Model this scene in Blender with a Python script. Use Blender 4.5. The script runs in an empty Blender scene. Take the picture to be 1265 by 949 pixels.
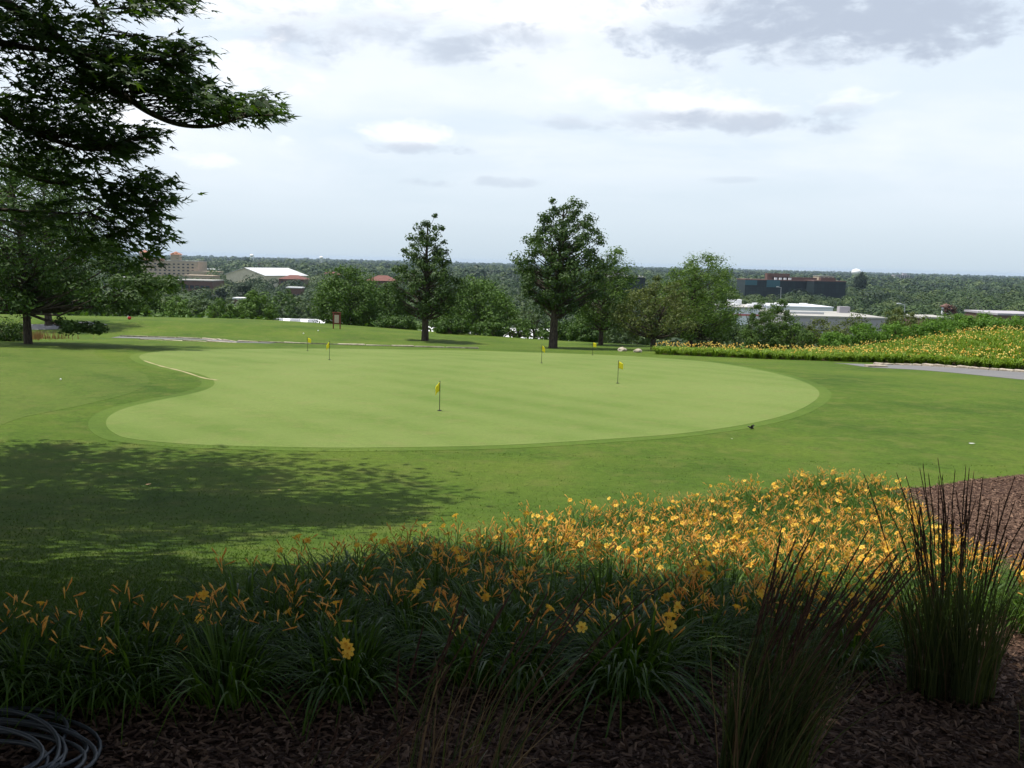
import bpy, math, random
import numpy as np
from mathutils import Vector, Matrix
from mathutils.geometry import delaunay_2d_cdt

rng = np.random.default_rng(11)
random.seed(5)
scene = bpy.context.scene
COL = scene.collection
R = math.radians

# ------------------------------------------------------------------ camera
W0, H0 = 1265, 949
HFOV = R(57.0)
FPX = (W0 / 2) / math.tan(HFOV / 2)
PITCH, ROLL = R(7.36), R(1.42)
cam_data = bpy.data.cameras.new('camera')
cam = bpy.data.objects.new('camera', cam_data)
COL.objects.link(cam)
cam_data.sensor_width = 36
cam_data.lens = 18 / math.tan(HFOV / 2)
cam_data.clip_start = 0.05
cam_data.clip_end = 40000
CM = Matrix.Rotation(math.pi / 2 - PITCH, 3, 'X') @ Matrix.Rotation(ROLL, 3, 'Z')
cam.matrix_world = CM.to_4x4()
scene.camera = cam
CMn = np.array(CM)


def ray(u, v):
    d = CMn @ np.array([(u - W0 / 2) / FPX, -(v - H0 / 2) / FPX, -1.0])
    return d / np.linalg.norm(d)


def at_y(u, v, Y):
    """point on the sight line through a photo position, Y metres ahead"""
    d = ray(u, v)
    return d * (Y / d[1])


def to_px(p):
    c = CMn.T @ np.array(p)
    return (W0 / 2 + FPX * c[0] / -c[2], H0 / 2 - FPX * c[1] / -c[2])


# ------------------------------------------------------------------ terrain (camera eye is z = 0)
_py = np.array([-400, -20, 1, 3, 4, 6, 8, 10, 12.5, 16, 22, 30, 37, 44, 50, 56, 62, 68, 75, 400])
_pz = np.array([-1.6, -1.6, -1.62, -1.68, -1.78, -2.2, -2.7, -3.08, -3.38, -3.6, -3.68, -3.78, -4.0, -4.38, -4.72, -5.05, -5.42, -5.7, -6.0, -7.0])
_gy = np.arange(-20, 80, 0.25)
_gz = np.interp(_gy, _py, _pz)
for _ in range(3):
    k = np.ones(9) / 9
    _gz = np.convolve(np.pad(_gz, 4, 'edge'), k, 'valid')


def sst(t):
    t = np.clip(t, 0, 1)
    return t * t * (3 - 2 * t)


VALLEY = -28.0


def terrain(x, y):
    x = np.asarray(x, float); y = np.asarray(y, float)
    z = np.interp(y, _gy, _gz)
    z = z + 0.95 * sst((4 - x) / 26) * sst((y - 56.5) / 10)
    z = z + 1.45 * sst((x - 17.5) / 12) * sst((y - 37) / 12)
    z = z + 0.05 * np.sin(x * 0.23 + 1) * np.sin(y * 0.19) * sst((y - 12) / 20)
    edge = 73 - 9 * sst((x + 5) / 22) - 4 * sst((x - 16) / 10)
    t = np.maximum(y - edge, np.abs(x) - 130)
    s = sst(t / 95)
    und = 1.5 * np.sin(x * 0.006 + 1) * np.cos(y * 0.005) * sst((t - 90) / 200)
    return z * (1 - s) + (VALLEY + und) * s


def hit(u, v, h=0.0, start=1.0):
    """ground point seen at a photo position (h = height above the ground)"""
    d = ray(u, v)
    t = start
    while t < 9000:
        p = d * t
        if p[2] < terrain(p[0], p[1]) + h:
            lo, hi = t / 1.02, t
            for _ in range(30):
                m = (lo + hi) / 2
                p = d * m
                if p[2] < terrain(p[0], p[1]) + h: hi = m
                else: lo = m
            p = d * hi
            return np.array([p[0], p[1], float(terrain(p[0], p[1]))])
        t *= 1.02
    raise ValueError('no ground at %s %s' % (u, v))


def gpt(x, y, h=0.0):
    return np.array([x, y, float(terrain(x, y)) + h])


# ------------------------------------------------------------------ mesh helpers
class Geo:
    def __init__(s):
        s.V = []; s.F = []; s.n = 0; s.T = []; s.M = []

    def add(s, v, f, tint=0.5, mat=0):
        v = np.asarray(v, float).reshape(-1, 3); f = np.asarray(f, int)
        s.V.append(v); s.F.append(f + s.n); s.n += len(v)
        s.T.append(np.broadcast_to(np.asarray(tint, float), (len(f),)).copy())
        s.M.append(np.full(len(f), mat, int))

    def build(s, name, mats, parent=None, smooth=False, loc=None, tint=True):
        me = bpy.data.meshes.new(name)
        V = np.concatenate(s.V)
        me.vertices.add(len(V)); me.vertices.foreach_set('co', V.ravel())
        tot = np.concatenate([np.full(len(f), f.shape[1]) for f in s.F])
        idx = np.concatenate([f.ravel() for f in s.F])
        me.loops.add(len(idx)); me.loops.foreach_set('vertex_index', idx.astype(np.int32))
        me.polygons.add(len(tot))
        st = np.concatenate([[0], np.cumsum(tot)[:-1]])
        me.polygons.foreach_set('loop_start', st.astype(np.int32))
        me.polygons.foreach_set('loop_total', tot.astype(np.int32))
        me.polygons.foreach_set('material_index', np.concatenate(s.M).astype(np.int32))
        me.update(calc_edges=True)
        if tint:
            a = me.attributes.new('tint', 'FLOAT', 'FACE')
            a.data.foreach_set('value', np.concatenate(s.T).astype(np.float32))
        for m in (mats if isinstance(mats, (list, tuple)) else [mats]):
            me.materials.append(m)
        me.polygons.foreach_set('use_smooth', np.full(len(tot), bool(smooth)))
        o = bpy.data.objects.new(name, me); COL.objects.link(o)
        if parent is not None: o.parent = parent
        if loc is not None: o.location = loc
        return o

    def tube(s, pts, rad, n=6, tint=0.5, mat=0, cap=False):
        pts = np.asarray(pts, float); m = len(pts)
        rad = np.broadcast_to(np.asarray(rad, float), (m,))
        d = np.gradient(pts, axis=0)
        d /= np.linalg.norm(d, axis=1)[:, None] + 1e-12
        ref = np.array([0.0, 0, 1]) if abs(d[0][2]) < 0.9 else np.array([1.0, 0, 0])
        V = []
        a = np.arange(n) * 2 * math.pi / n
        for i in range(m):
            e = ref - d[i] * ref.dot(d[i])
            e /= np.linalg.norm(e) + 1e-12
            g = np.cross(d[i], e); ref = e
            V.append(pts[i] + rad[i] * (np.cos(a)[:, None] * e + np.sin(a)[:, None] * g))
        F = []
        for i in range(m - 1):
            for j in range(n):
                k = (j + 1) % n
                F.append((i * n + j, i * n + k, (i + 1) * n + k, (i + 1) * n + j))
        s.add(np.concatenate(V), F, tint, mat)
        if cap:
            s.add(V[-1], [list(range(n))], tint, mat); s.add(V[0], [list(range(n))[::-1]], tint, mat)

    def box(s, c, size, rz=0.0, tint=0.5, mat=0):
        c = np.asarray(c, float); hx, hy, hz = np.asarray(size, float) / 2
        v = np.array([(x, y, z) for z in (-hz, hz) for x, y in ((-hx, -hy), (hx, -hy), (hx, hy), (-hx, hy))])
        ca, sa = math.cos(rz), math.sin(rz)
        v = np.stack([v[:, 0] * ca - v[:, 1] * sa, v[:, 0] * sa + v[:, 1] * ca, v[:, 2]], 1) + c
        s.add(v, [(3, 2, 1, 0), (4, 5, 6, 7), (0, 1, 5, 4), (1, 2, 6, 5), (2, 3, 7, 6), (3, 0, 4, 7)], tint, mat)


def setp(o, label=None, cat=None, group=None, kind=None):
    if label: o['label'] = label
    if cat: o['category'] = cat
    if group: o['group'] = group
    if kind: o['kind'] = kind
    return o


def empty(name, loc, label, cat, group=None, rz=0.0):
    o = bpy.data.objects.new(name, None); COL.objects.link(o)
    o.location = Vector(loc); o.rotation_euler = (0, 0, rz)
    o.empty_display_size = 0.1
    return setp(o, label, cat, group)


def copy_thing(root, loc, rz=0.0, sc=1.0, label=None, group=None):
    r = root.copy(); COL.objects.link(r)
    r.location = Vector(loc); r.rotation_euler = (0, 0, rz)
    r.scale = (sc, sc, sc) if not isinstance(sc, tuple) else sc
    if label: r['label'] = label
    if group: r['group'] = group
    for ch in KIDS.get(root.name, []):
        c = ch.copy(); COL.objects.link(c); c.parent = r
        for g in KIDS.get(ch.name, []):
            d = g.copy(); COL.objects.link(d); d.parent = c
    return r


KIDS = {}


def index_kids():
    KIDS.clear()
    for o in COL.objects:
        if o.parent: KIDS.setdefault(o.parent.name, []).append(o)


# ------------------------------------------------------------------ materials
def mat(name, fn=None, color=(.5, .5, .5), rough=0.8, spec=0.3, metal=0.0):
    m = bpy.data.materials.new(name); m.use_nodes = True
    nt = m.node_tree; b = nt.nodes['Principled BSDF']
    b.inputs['Base Color'].default_value = (*color, 1)
    b.inputs['Roughness'].default_value = rough
    b.inputs['Specular IOR Level'].default_value = spec
    b.inputs['Metallic'].default_value = metal
    if fn: fn(nt, b)
    return m


def N(nt, t, **kw):
    n = nt.nodes.new(t)
    for k, v in kw.items(): setattr(n, k, v)
    return n


def noise(nt, scale, detail=4, rough=0.55, vec=None, dist=0.0):
    n = N(nt, 'ShaderNodeTexNoise')
    n.inputs['Scale'].default_value = scale; n.inputs['Detail'].default_value = detail
    n.inputs['Roughness'].default_value = rough; n.inputs['Distortion'].default_value = dist
    if vec is not None: nt.links.new(vec, n.inputs['Vector'])
    return n.outputs['Fac']


def ramp(nt, fac, stops):
    r = N(nt, 'ShaderNodeValToRGB'); el = r.color_ramp.elements
    while len(el) < len(stops): el.new(0.5)
    for e, (p, c) in zip(el, stops):
        e.position = p; e.color = (*c, 1) if len(c) == 3 else c
    nt.links.new(fac, r.inputs['Fac'])
    return r.outputs['Color']


def mix(nt, f, a, b, mode='MIX'):
    n = N(nt, 'ShaderNodeMix', data_type='RGBA', blend_type=mode)
    for s, v in ((n.inputs[0], f), (n.inputs[6], a), (n.inputs[7], b)):
        if isinstance(v, bpy.types.NodeSocket): nt.links.new(v, s)
        elif isinstance(v, (int, float)): s.default_value = v
        else: s.default_value = (*v, 1)
    return n.outputs[2]


def math_n(nt, op, *args, clamp=False):
    n = N(nt, 'ShaderNodeMath', operation=op, use_clamp=clamp)
    for i, a in enumerate(args):
        if isinstance(a, bpy.types.NodeSocket): nt.links.new(a, n.inputs[i])
        else: n.inputs[i].default_value = a
    return n.outputs[0]


def wpos(nt, sx=1, sy=1, sz=1):
    g = N(nt, 'ShaderNodeNewGeometry'); m = N(nt, 'ShaderNodeMapping')
    m.inputs['Scale'].default_value = (sx, sy, sz)
    nt.links.new(g.outputs['Position'], m.inputs['Vector'])
    return m.outputs['Vector']


def bump(nt, b, h, strength, dist):
    n = N(nt, 'ShaderNodeBump'); n.inputs['Strength'].default_value = strength
    n.inputs['Distance'].default_value = dist
    nt.links.new(h, n.inputs['Height']); nt.links.new(n.outputs['Normal'], b.inputs['Normal'])


def turf(name, c_dark, c_mid, c_light, dry, grain=0.35, bumpy=0.6, dryamt=0.5, stripe=0.0):
    def fn(nt, b):
        p = wpos(nt)
        big = noise(nt, 0.22, 3, 0.5, p)
        midn = noise(nt, 1.6, 4, 0.6, p)
        fine = noise(nt, 38.0, 3, 0.75, p)
        vfine = noise(nt, 150.0, 2, 0.8, p)
        c = ramp(nt, big, [(0.32, c_dark), (0.5, c_mid), (0.68, c_light)])
        pat = ramp(nt, noise(nt, 7.0, 5, 0.75, p), [(0.3, (1 - grain * .8,) * 3), (0.7, (1 + grain * .8,) * 3)])
        c = mix(nt, 1.0, c, pat, 'MULTIPLY')
        c = mix(nt, math_n(nt, 'MULTIPLY', ramp(nt, midn, [(0.48, (0, 0, 0)), (0.72, (1, 1, 1))]), dryamt), c, dry)
        if stripe:
            w = N(nt, 'ShaderNodeTexWave', wave_type='BANDS', bands_direction='DIAGONAL')
            w.inputs['Scale'].default_value = 0.26; w.inputs['Distortion'].default_value = 0.9
            w.inputs['Detail'].default_value = 1; w.inputs['Detail Scale'].default_value = 0.4
            nt.links.new(p, w.inputs['Vector'])
            c = mix(nt, math_n(nt, 'MULTIPLY', w.outputs['Fac'], stripe), c, c_light)
        g = ramp(nt, fine, [(0.3, (1 - grain,) * 3), (0.7, (1 + grain,) * 3)])
        c = mix(nt, 1.0, c, g, 'MULTIPLY')
        g2 = ramp(nt, vfine, [(0.3, (1 - grain,) * 3), (0.7, (1 + grain,) * 3)])
        c = mix(nt, 1.0, c, g2, 'MULTIPLY')
        nt.links.new(c, b.inputs['Base Color'])
        h = math_n(nt, 'ADD', fine, vfine)
        bump(nt, b, h, bumpy, 0.02)
    m = mat(name, fn, rough=0.9, spec=0.12)
    return m


M_lawn = turf('lawn_turf', (.040, .080, .007), (.060, .106, .010), (.084, .126, .014), (.125, .135, .032), stripe=0.25, dryamt=.6)
M_rough = turf('pale_lawn_turf', (.052, .092, .011), (.070, .113, .015), (.090, .128, .021), (.13, .138, .036), stripe=0.4)
M_green = turf('putting_green_turf', (.096, .148, .028), (.118, .167, .037), (.140, .185, .048), (.16, .168, .056), grain=0.16, bumpy=0.2, dryamt=0.5, stripe=0.5)
M_collar = turf('collar_turf', (.055, .098, .012), (.074, .122, .016), (.095, .138, .021), (.13, .145, .034), grain=0.2, bumpy=0.3, dryamt=0.2)


def ground_fn(nt, b):
    p = wpos(nt)
    c = ramp(nt, noise(nt, 0.02, 5, 0.6, p), [(0.35, (.03, .055, .016)), (0.5, (.05, .085, .022)), (0.62, (.07, .11, .03)), (0.75, (.16, .15, .11))])
    g = ramp(nt, noise(nt, 1.2, 4, 0.7, p), [(0.3, (.6,) * 3), (0.7, (1.4,) * 3)])
    nt.links.new(mix(nt, 1.0, c, g, 'MULTIPLY'), b.inputs['Base Color'])


M_field = mat('valley_ground', ground_fn, rough=0.95, spec=0.1)


def leaf_mat(name, dark, light, trans=0.3, rough=0.6, spec=0.25, tcol=None):
    m = bpy.data.materials.new(name); m.use_nodes = True
    nt = m.node_tree; b = nt.nodes['Principled BSDF']; out = nt.nodes['Material Output']
    a = N(nt, 'ShaderNodeAttribute', attribute_name='tint')
    c = ramp(nt, a.outputs['Fac'], [(0, dark), (1, light)])
    nt.links.new(c, b.inputs['Base Color'])
    b.inputs['Roughness'].default_value = rough; b.inputs['Specular IOR Level'].default_value = spec
    if trans:
        t = N(nt, 'ShaderNodeBsdfTranslucent')
        tc = mix(nt, 1.0, c, tcol or (1.3, 1.35, .5), 'MULTIPLY')
        nt.links.new(tc, t.inputs['Color'])
        ms = N(nt, 'ShaderNodeMixShader'); ms.inputs[0].default_value = trans
        nt.links.new(b.outputs[0], ms.inputs[1]); nt.links.new(t.outputs[0], ms.inputs[2])
        nt.links.new(ms.outputs[0], out.inputs['Surface'])
    return m


M_leftmap = leaf_mat('shade_toned_maple_leaves', (.02, .046, .009), (.062, .115, .018), 0.22)  # darker greens put the left crown's shade into the leaf colour
M_windy = leaf_mat('windswept_leaves', (.045, .092, .013), (.125, .205, .034), 0.28)
M_oak = leaf_mat('oak_leaves', (.022, .05, .010), (.065, .115, .024), 0.22)
M_maple = leaf_mat('maple_leaves', (.024, .052, .01), (.075, .135, .022), 0.36)
M_mapfar = leaf_mat('silver_maple_leaves', (.035, .075, .012), (.10, .17, .03), 0.28)
M_bush = leaf_mat('shrub_leaves', (.028, .064, .009), (.088, .165, .021), 0.2)
M_bright = leaf_mat('bright_shrub_leaves', (.05, .12, .012), (.12, .23, .025), 0.3)
M_olive = leaf_mat('olive_leaves', (.05, .075, .016), (.12, .145, .035), 0.25)
M_grey = leaf_mat('grey_green_leaves', (.04, .075, .03), (.10, .15, .06), 0.25)
M_conif = leaf_mat('dark_needles', (.012, .026, .012), (.03, .055, .026), 0.1)
M_far = leaf_mat('valley_leaves', (.018, .04, .012), (.052, .09, .022), 0.12)
M_far2 = leaf_mat('valley_leaves_dark', (.010, .024, .010), (.03, .055, .02), 0.1)
M_far3 = leaf_mat('valley_leaves_pale', (.035, .06, .018), (.085, .12, .032), 0.15)
M_red = leaf_mat('bronze_leaves', (.05, .02, .015), (.10, .045, .025), 0.15)
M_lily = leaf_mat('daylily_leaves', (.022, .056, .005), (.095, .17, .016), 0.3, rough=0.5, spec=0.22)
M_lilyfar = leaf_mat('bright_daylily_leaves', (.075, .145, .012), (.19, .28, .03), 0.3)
M_reed = leaf_mat('reed_blades', (.028, .046, .012), (.10, .115, .035), 0.25)
M_plume = leaf_mat('reed_seed_heads', (.045, .022, .018), (.14, .075, .05), 0.15, tcol=(1.2, 1, .8))
M_tan = leaf_mat('dry_stems', (.10, .06, .03), (.22, .14, .07), 0.1, tcol=(1, 1, .8))
M_trumpet = leaf_mat('closed_daylily_petals', (.66, .25, .03), (.90, .56, .14), 0.3, tcol=(1.05, 1, .8))
M_bloom = leaf_mat('open_daylily_petals', (.80, .38, .02), (.90, .62, .10), 0.3, tcol=(1.05, 1, .7))
M_bankfl = leaf_mat('pale_daylily_petals', (.75, .42, .05), (.85, .68, .22), 0.2, tcol=(1, 1, .8))
M_blade = leaf_mat('grass_blades', (.045, .09, .010), (.095, .155, .022), 0.3)


def bark_fn(nt, b):
    p = wpos(nt, 1, 1, 0.25)
    nt.links.new(ramp(nt, noise(nt, 14, 5, 0.7, p), [(0.35, (.025, .02, .016)), (0.7, (.11, .09, .07))]), b.inputs['Base Color'])
    bump(nt, b, noise(nt, 20, 4, 0.7, p), 0.7, 0.03)


M_bark = mat('bark', bark_fn, rough=0.95, spec=0.1)


def mulch_fn(nt, b):
    p = wpos(nt)
    v = N(nt, 'ShaderNodeTexVoronoi'); v.inputs['Scale'].default_value = 55; nt.links.new(p, v.inputs['Vector'])
    c = ramp(nt, v.outputs['Color'], [(0.0, (.03, .016, .01)), (0.5, (.08, .042, .026)), (1.0, (.15, .09, .06))])
    c = mix(nt, ramp(nt, noise(nt, 1.5, 4, 0.6, p), [(0.35, (0, 0, 0)), (0.7, (.6, .6, .6))]), c, (.05, .028, .02))
    nt.links.new(c, b.inputs['Base Color'])
    bump(nt, b, v.outputs['Distance'], 1.0, 0.02)


M_mulch = mat('bark_mulch', mulch_fn, rough=0.95, spec=0.15)
M_chip = leaf_mat('bark_chips', (.04, .02, .013), (.24, .15, .10), 0, rough=0.9)


def asphalt_fn(nt, b):
    p = wpos(nt)
    c = ramp(nt, noise(nt, 60, 3, 0.7, p), [(0.3, (.11, .11, .112)), (0.7, (.18, .178, .178))])
    c = mix(nt, ramp(nt, noise(nt, 0.8, 4, 0.6, p), [(0.4, (0, 0, 0)), (0.7, (.5,) * 3)]), c, (.19, .18, .172))
    nt.links.new(c, b.inputs['Base Color'])


M_asph = mat('worn_asphalt', asphalt_fn, rough=0.9, spec=0.2)


def stone_fn(nt, b):
    p = wpos(nt)
    c = ramp(nt, noise(nt, 5, 5, 0.65, p), [(0.3, (.2, .17, .13)), (0.5, (.36, .31, .24)), (0.7, (.5, .45, .36))])
    nt.links.new(c, b.inputs['Base Color']); bump(nt, b, noise(nt, 25, 4, 0.7, p), 0.6, 0.02)


M_stone = mat('limestone', stone_fn, rough=0.9, spec=0.2)


M_sand = mat('sandy_thatch', color=(.30, .26, .13), rough=.9)


def wall(name, c, v=0.12, sc=0.4, rough=0.85):
    def fn(nt, b):
        p = wpos(nt)
        lo = tuple(x * (1 - v) for x in c); hi = tuple(min(1, x * (1 + v)) for x in c)
        nt.links.new(ramp(nt, noise(nt, sc, 5, 0.6, p), [(0.3, lo), (0.7, hi)]), b.inputs['Base Color'])
    return mat(name, fn, rough=rough, spec=0.25)


M_tanwall = wall('tan_masonry', (.42, .33, .24))
M_cream = wall('cream_render', (.55, .50, .38))
M_whiteroof = wall('white_membrane', (.8, .8, .8), .06, .1)
M_whitewall = wall('white_siding', (.72, .74, .78), .05, .1)
M_greywhite = wall('weathered_white_roof', (.52, .53, .54), .08, .1)
M_greyroof = wall('grey_gravel_roof', (.34, .33, .30), .2, .15)
M_brick = wall('brown_brick', (.13, .075, .06))
M_redroof = wall('red_tile_roof', (.15, .065, .05))
M_orange = wall('orange_roof_trim', (.36, .17, .11))
M_stripe = wall('red_stripe_paint', (.5, .12, .13), .05)
M_win = mat('dark_window_glass', color=(.03, .035, .045), rough=0.15, spec=0.6)
M_metal = mat('galvanised_metal', color=(.45, .46, .47), rough=0.5, metal=0.6)
M_paint = mat('white_paint', color=(.8, .8, .8), rough=0.4)
M_rust = wall('reddish_wood', (.20, .055, .04), .15, 4)
M_panel = wall('pale_panel', (.5, .42, .32), .2, 14)
M_grey = M_grey
M_tower = wall('far_concrete', (.36, .34, .36), .05)


def glass_fn(nt, b):
    p = wpos(nt, 1, 1, 1)
    br = N(nt, 'ShaderNodeTexBrick'); br.offset = 0
    br.inputs['Scale'].default_value = 1.0; br.inputs['Mortar Size'].default_value = 0.10
    br.inputs['Brick Width'].default_value = 3.0; br.inputs['Row Height'].default_value = 3.8
    br.inputs['Color1'].default_value = (.012, .02, .024, 1); br.inputs['Color2'].default_value = (.02, .034, .036, 1)
    br.inputs['Mortar'].default_value = (.008, .01, .011, 1)
    s = N(nt, 'ShaderNodeSeparateXYZ'); nt.links.new(p, s.inputs[0])
    c = N(nt, 'ShaderNodeCombineXYZ'); nt.links.new(s.outputs[0], c.inputs[0]); nt.links.new(s.outputs[2], c.inputs[1])
    nt.links.new(c.outputs[0], br.inputs['Vector'])
    nt.links.new(br.outputs['Color'], b.inputs['Base Color'])


M_glass = mat('dark_curtain_wall', glass_fn, rough=0.5, spec=0.2)
M_bluglass = mat('blue_curtain_wall', color=(.03, .10, .13), rough=0.5, spec=0.3)
M_pole = mat('flag_pole_paint', color=(.02, .022, .02), rough=0.5)
M_flag = wall('yellow_flag_cloth', (.85, .72, .03), .05, 20)
M_cup = mat('cup_hole_dark', color=(.02, .02, .02), rough=0.8)
M_hose = mat('hose_rubber', color=(.035, .04, .045), rough=0.45, spec=0.5)
M_brass = mat('brass', color=(.75, .5, .2), rough=0.3, metal=0.8)
M_redpl = mat('red_plastic', color=(.3, .015, .015), rough=0.5)
M_whpl = mat('white_plastic', color=(.8, .8, .78), rough=0.4)
M_bird = mat('dark_feathers', color=(.012, .011, .01), rough=0.6)
M_ball = mat('white_ball', color=(.82, .82, .8), rough=0.35)
M_dryleaf = mat('dry_leaf', color=(.45, .28, .15), rough=0.8)

# ------------------------------------------------------------------ ground sheet
def polar_ground():
    rs = [0.0]
    r = 0.4
    while r < 14000:
        rs.append(r); r += max(0.3, 0.012 * r) if r < 200 else 0.03 * r
    rs = np.array(rs[1:])
    fr = np.arange(-45, 45.01, 0.4)
    bk = np.concatenate([np.arange(47, 180, 4.0), np.arange(180, 313, 4.0)])
    an = np.radians(np.concatenate([fr, bk]))
    n = len(an)
    X = rs[:, None] * np.sin(an)[None]; Y = rs[:, None] * np.cos(an)[None]
    V = np.stack([X, Y, terrain(X, Y)], -1).reshape(-1, 3)
    i = np.arange(len(rs) - 1)[:, None]; j = np.arange(n)[None]; k = (j + 1) % n
    F = np.stack([i * n + j, (i + 1) * n + j, (i + 1) * n + k, i * n + k], -1).reshape(-1, 4)
    c = V[F].mean(1)
    near = (c[:, 1] < 150) & (np.abs(c[:, 0]) < 150)
    g = Geo(); g.add(V, F)
    g.M[0][:] = np.where(near, 0, 1)
    g.add(np.concatenate([[[0, 0, float(terrain(0, 0))]], V[:n]]), [(0, a + 1, (a + 1) % n + 1) for a in range(n)])
    o = g.build('ground', [M_lawn, M_field], smooth=True, tint=False)
    setp(o, kind='structure')


polar_ground()


def smooth_closed(P, sub=6):
    P = np.asarray(P, float); n = len(P); out = []
    for i in range(n):
        a, b, c, d = P[i - 1], P[i], P[(i + 1) % n], P[(i + 2) % n]
        for t in np.arange(sub) / sub:
            out.append(.5 * ((2 * b) + (-a + c) * t + (2 * a - 5 * b + 4 * c - d) * t * t + (-a + 3 * b - 3 * c + d) * t ** 3))
    return np.array(out)


def smooth_open(P, sub=6):
    P = np.asarray(P, float); Q = np.concatenate([[2 * P[0] - P[1]], P, [2 * P[-1] - P[-2]]]); out = []
    for i in range(1, len(Q) - 2):
        a, b, c, d = Q[i - 1], Q[i], Q[i + 1], Q[i + 2]
        for t in np.arange(sub) / sub:
            out.append(.5 * ((2 * b) + (-a + c) * t + (2 * a - 5 * b + 4 * c - d) * t * t + (-a + 3 * b - 3 * c + d) * t ** 3))
    out.append(P[-1])
    return np.array(out)


def inside(px, py, poly):
    px = np.asarray(px); py = np.asarray(py); r = np.zeros(px.shape, bool)
    n = len(poly); j = n - 1
    for i in range(n):
        xi, yi = poly[i][:2]; xj, yj = poly[j][:2]
        c = ((yi > py) != (yj > py)) & (px < (xj - xi) * (py - yi) / (yj - yi + 1e-12) + xi)
        r ^= c; j = i
    return r


def drape(name, poly, material, lift, cell=0.5):
    poly = np.asarray(poly)[:, :2]
    seg = []
    for i in range(len(poly)):
        a, b = poly[i], poly[(i + 1) % len(poly)]
        m = max(1, int(np.linalg.norm(b - a) / cell))
        for t in range(m): seg.append(a + (b - a) * t / m)
    seg = np.array(seg)
    x0, y0 = seg.min(0); x1, y1 = seg.max(0)
    gx, gy = np.meshgrid(np.arange(x0, x1, cell), np.arange(y0, y1, cell))
    gx = gx.ravel(); gy = gy.ravel()
    k = inside(gx, gy, seg); gx, gy = gx[k], gy[k]
    d = np.min(np.hypot(gx[:, None] - seg[None, :, 0], gy[:, None] - seg[None, :, 1]), axis=1) if len(gx) * len(seg) < 4e7 else np.ones(len(gx)) * 9
    k = d > cell * 0.35; gx, gy = gx[k], gy[k]
    pts = [Vector(p) for p in seg] + [Vector((a, b)) for a, b in zip(gx, gy)]
    ed = [(i, (i + 1) % len(seg)) for i in range(len(seg))]
    vs, _, fs, *_ = delaunay_2d_cdt(pts, ed, [], 1, 1e-5)
    xy = np.array([(v.x, v.y) for v in vs])
    z = terrain(xy[:, 0], xy[:, 1]) + lift
    me = bpy.data.meshes.new(name)
    VV = [(a, b, c) for (a, b), c in zip(xy, z)]; n0 = len(VV); m0 = len(seg)
    VV += [(xy[i][0], xy[i][1], z[i]) for i in range(m0)]
    VV += [(xy[i][0], xy[i][1], z[i] - lift - .03) for i in range(m0)]      # turned down edge
    fl = [tuple(f) for f in fs]
    a2 = sum(seg[i][0] * seg[(i + 1) % m0][1] - seg[(i + 1) % m0][0] * seg[i][1] for i in range(m0))
    for i in range(m0):
        j = (i + 1) % m0
        q4 = (n0 + i, n0 + m0 + i, n0 + m0 + j, n0 + j)
        fl.append(q4 if a2 > 0 else q4[::-1])
    me.from_pydata(VV, [], fl)
    me.polygons.foreach_set('use_smooth', np.arange(len(me.polygons)) < len(fs))
    me.materials.append(material)
    me.update()
    for p in me.polygons[:1]:
        if p.normal.z < 0: me.flip_normals()
    o = bpy.data.objects.new(name, me); COL.objects.link(o)
    setp(o, kind='structure')
    return o


def px_poly(P, sub=5, closed=True, h=0.0):
    Q = np.array([hit(u, v, h)[:2] for u, v in P])
    return smooth_closed(Q, sub) if closed else smooth_open(Q, sub)


GREEN_PX = [(131, 524), (140, 535), (165, 543), (250, 550), (400, 553.5), (500, 553), (620, 550.5), (750, 543), (850, 535), (930, 523),
            (982, 509), (1011, 491), (1005, 478), (975, 466), (930, 456), (880, 448), (800, 441.5), (700, 437), (600, 434), (500, 432),
            (400, 431), (300, 431.5), (220, 433), (185, 436), (172, 441), (184, 449), (215, 456), (245, 462), (263, 470), (262, 478),
            (240, 486), (200, 494), (160, 503), (137, 513)]
green_poly = px_poly(GREEN_PX)
drape('putting_green', green_poly, M_green, 0.008, 0.6)
# darker collar strip hugging the far left side of the green, between the pale lawn and the green
collar = px_poly([(100, 560), (300, 560), (420, 545), (400, 436), (230, 427.5), (150, 430), (112, 437), (125, 447), (165, 462), (182, 472), (165, 486), (110, 500), (40, 514), (-60, 535), (-60, 560)])
pale = px_poly([(-80, 436), (40, 431), (112, 430), (120, 440), (170, 458), (184, 472), (160, 486), (100, 501), (30, 515), (-90, 538)])
gn = np.gradient(green_poly, axis=0); gn = np.stack([gn[:, 1], -gn[:, 0]], 1); gn /= np.linalg.norm(gn, axis=1)[:, None] + 1e-9
sgn = 1 if inside(*(green_poly[:1] + gn[:1] * .3).T, green_poly)[0] == False else -1
drape('collar_turf', green_poly + gn * sgn * .35, M_collar, 0.004, 0.6)
drape('pale_lawn', pale, M_rough, 0.004, 0.6)

# sandy worn edge of the green on its left corner
sp = [hit(u, v) for u, v in [(178, 446), (200, 453), (225, 459), (250, 467), (268, 470)]]
sp = smooth_open([p[:2] for p in sp], 5)
nrm = np.gradient(sp, axis=0); nrm = np.stack([-nrm[:, 1], nrm[:, 0]], 1); nrm /= np.linalg.norm(nrm, axis=1)[:, None]
wv = 0.02 + 0.04 * rng.random(len(sp))
drape('sandy_edge', np.concatenate([sp + nrm * wv[:, None], (sp - nrm * wv[:, None])[::-1]]), M_sand, 0.012, 0.4)

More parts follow.
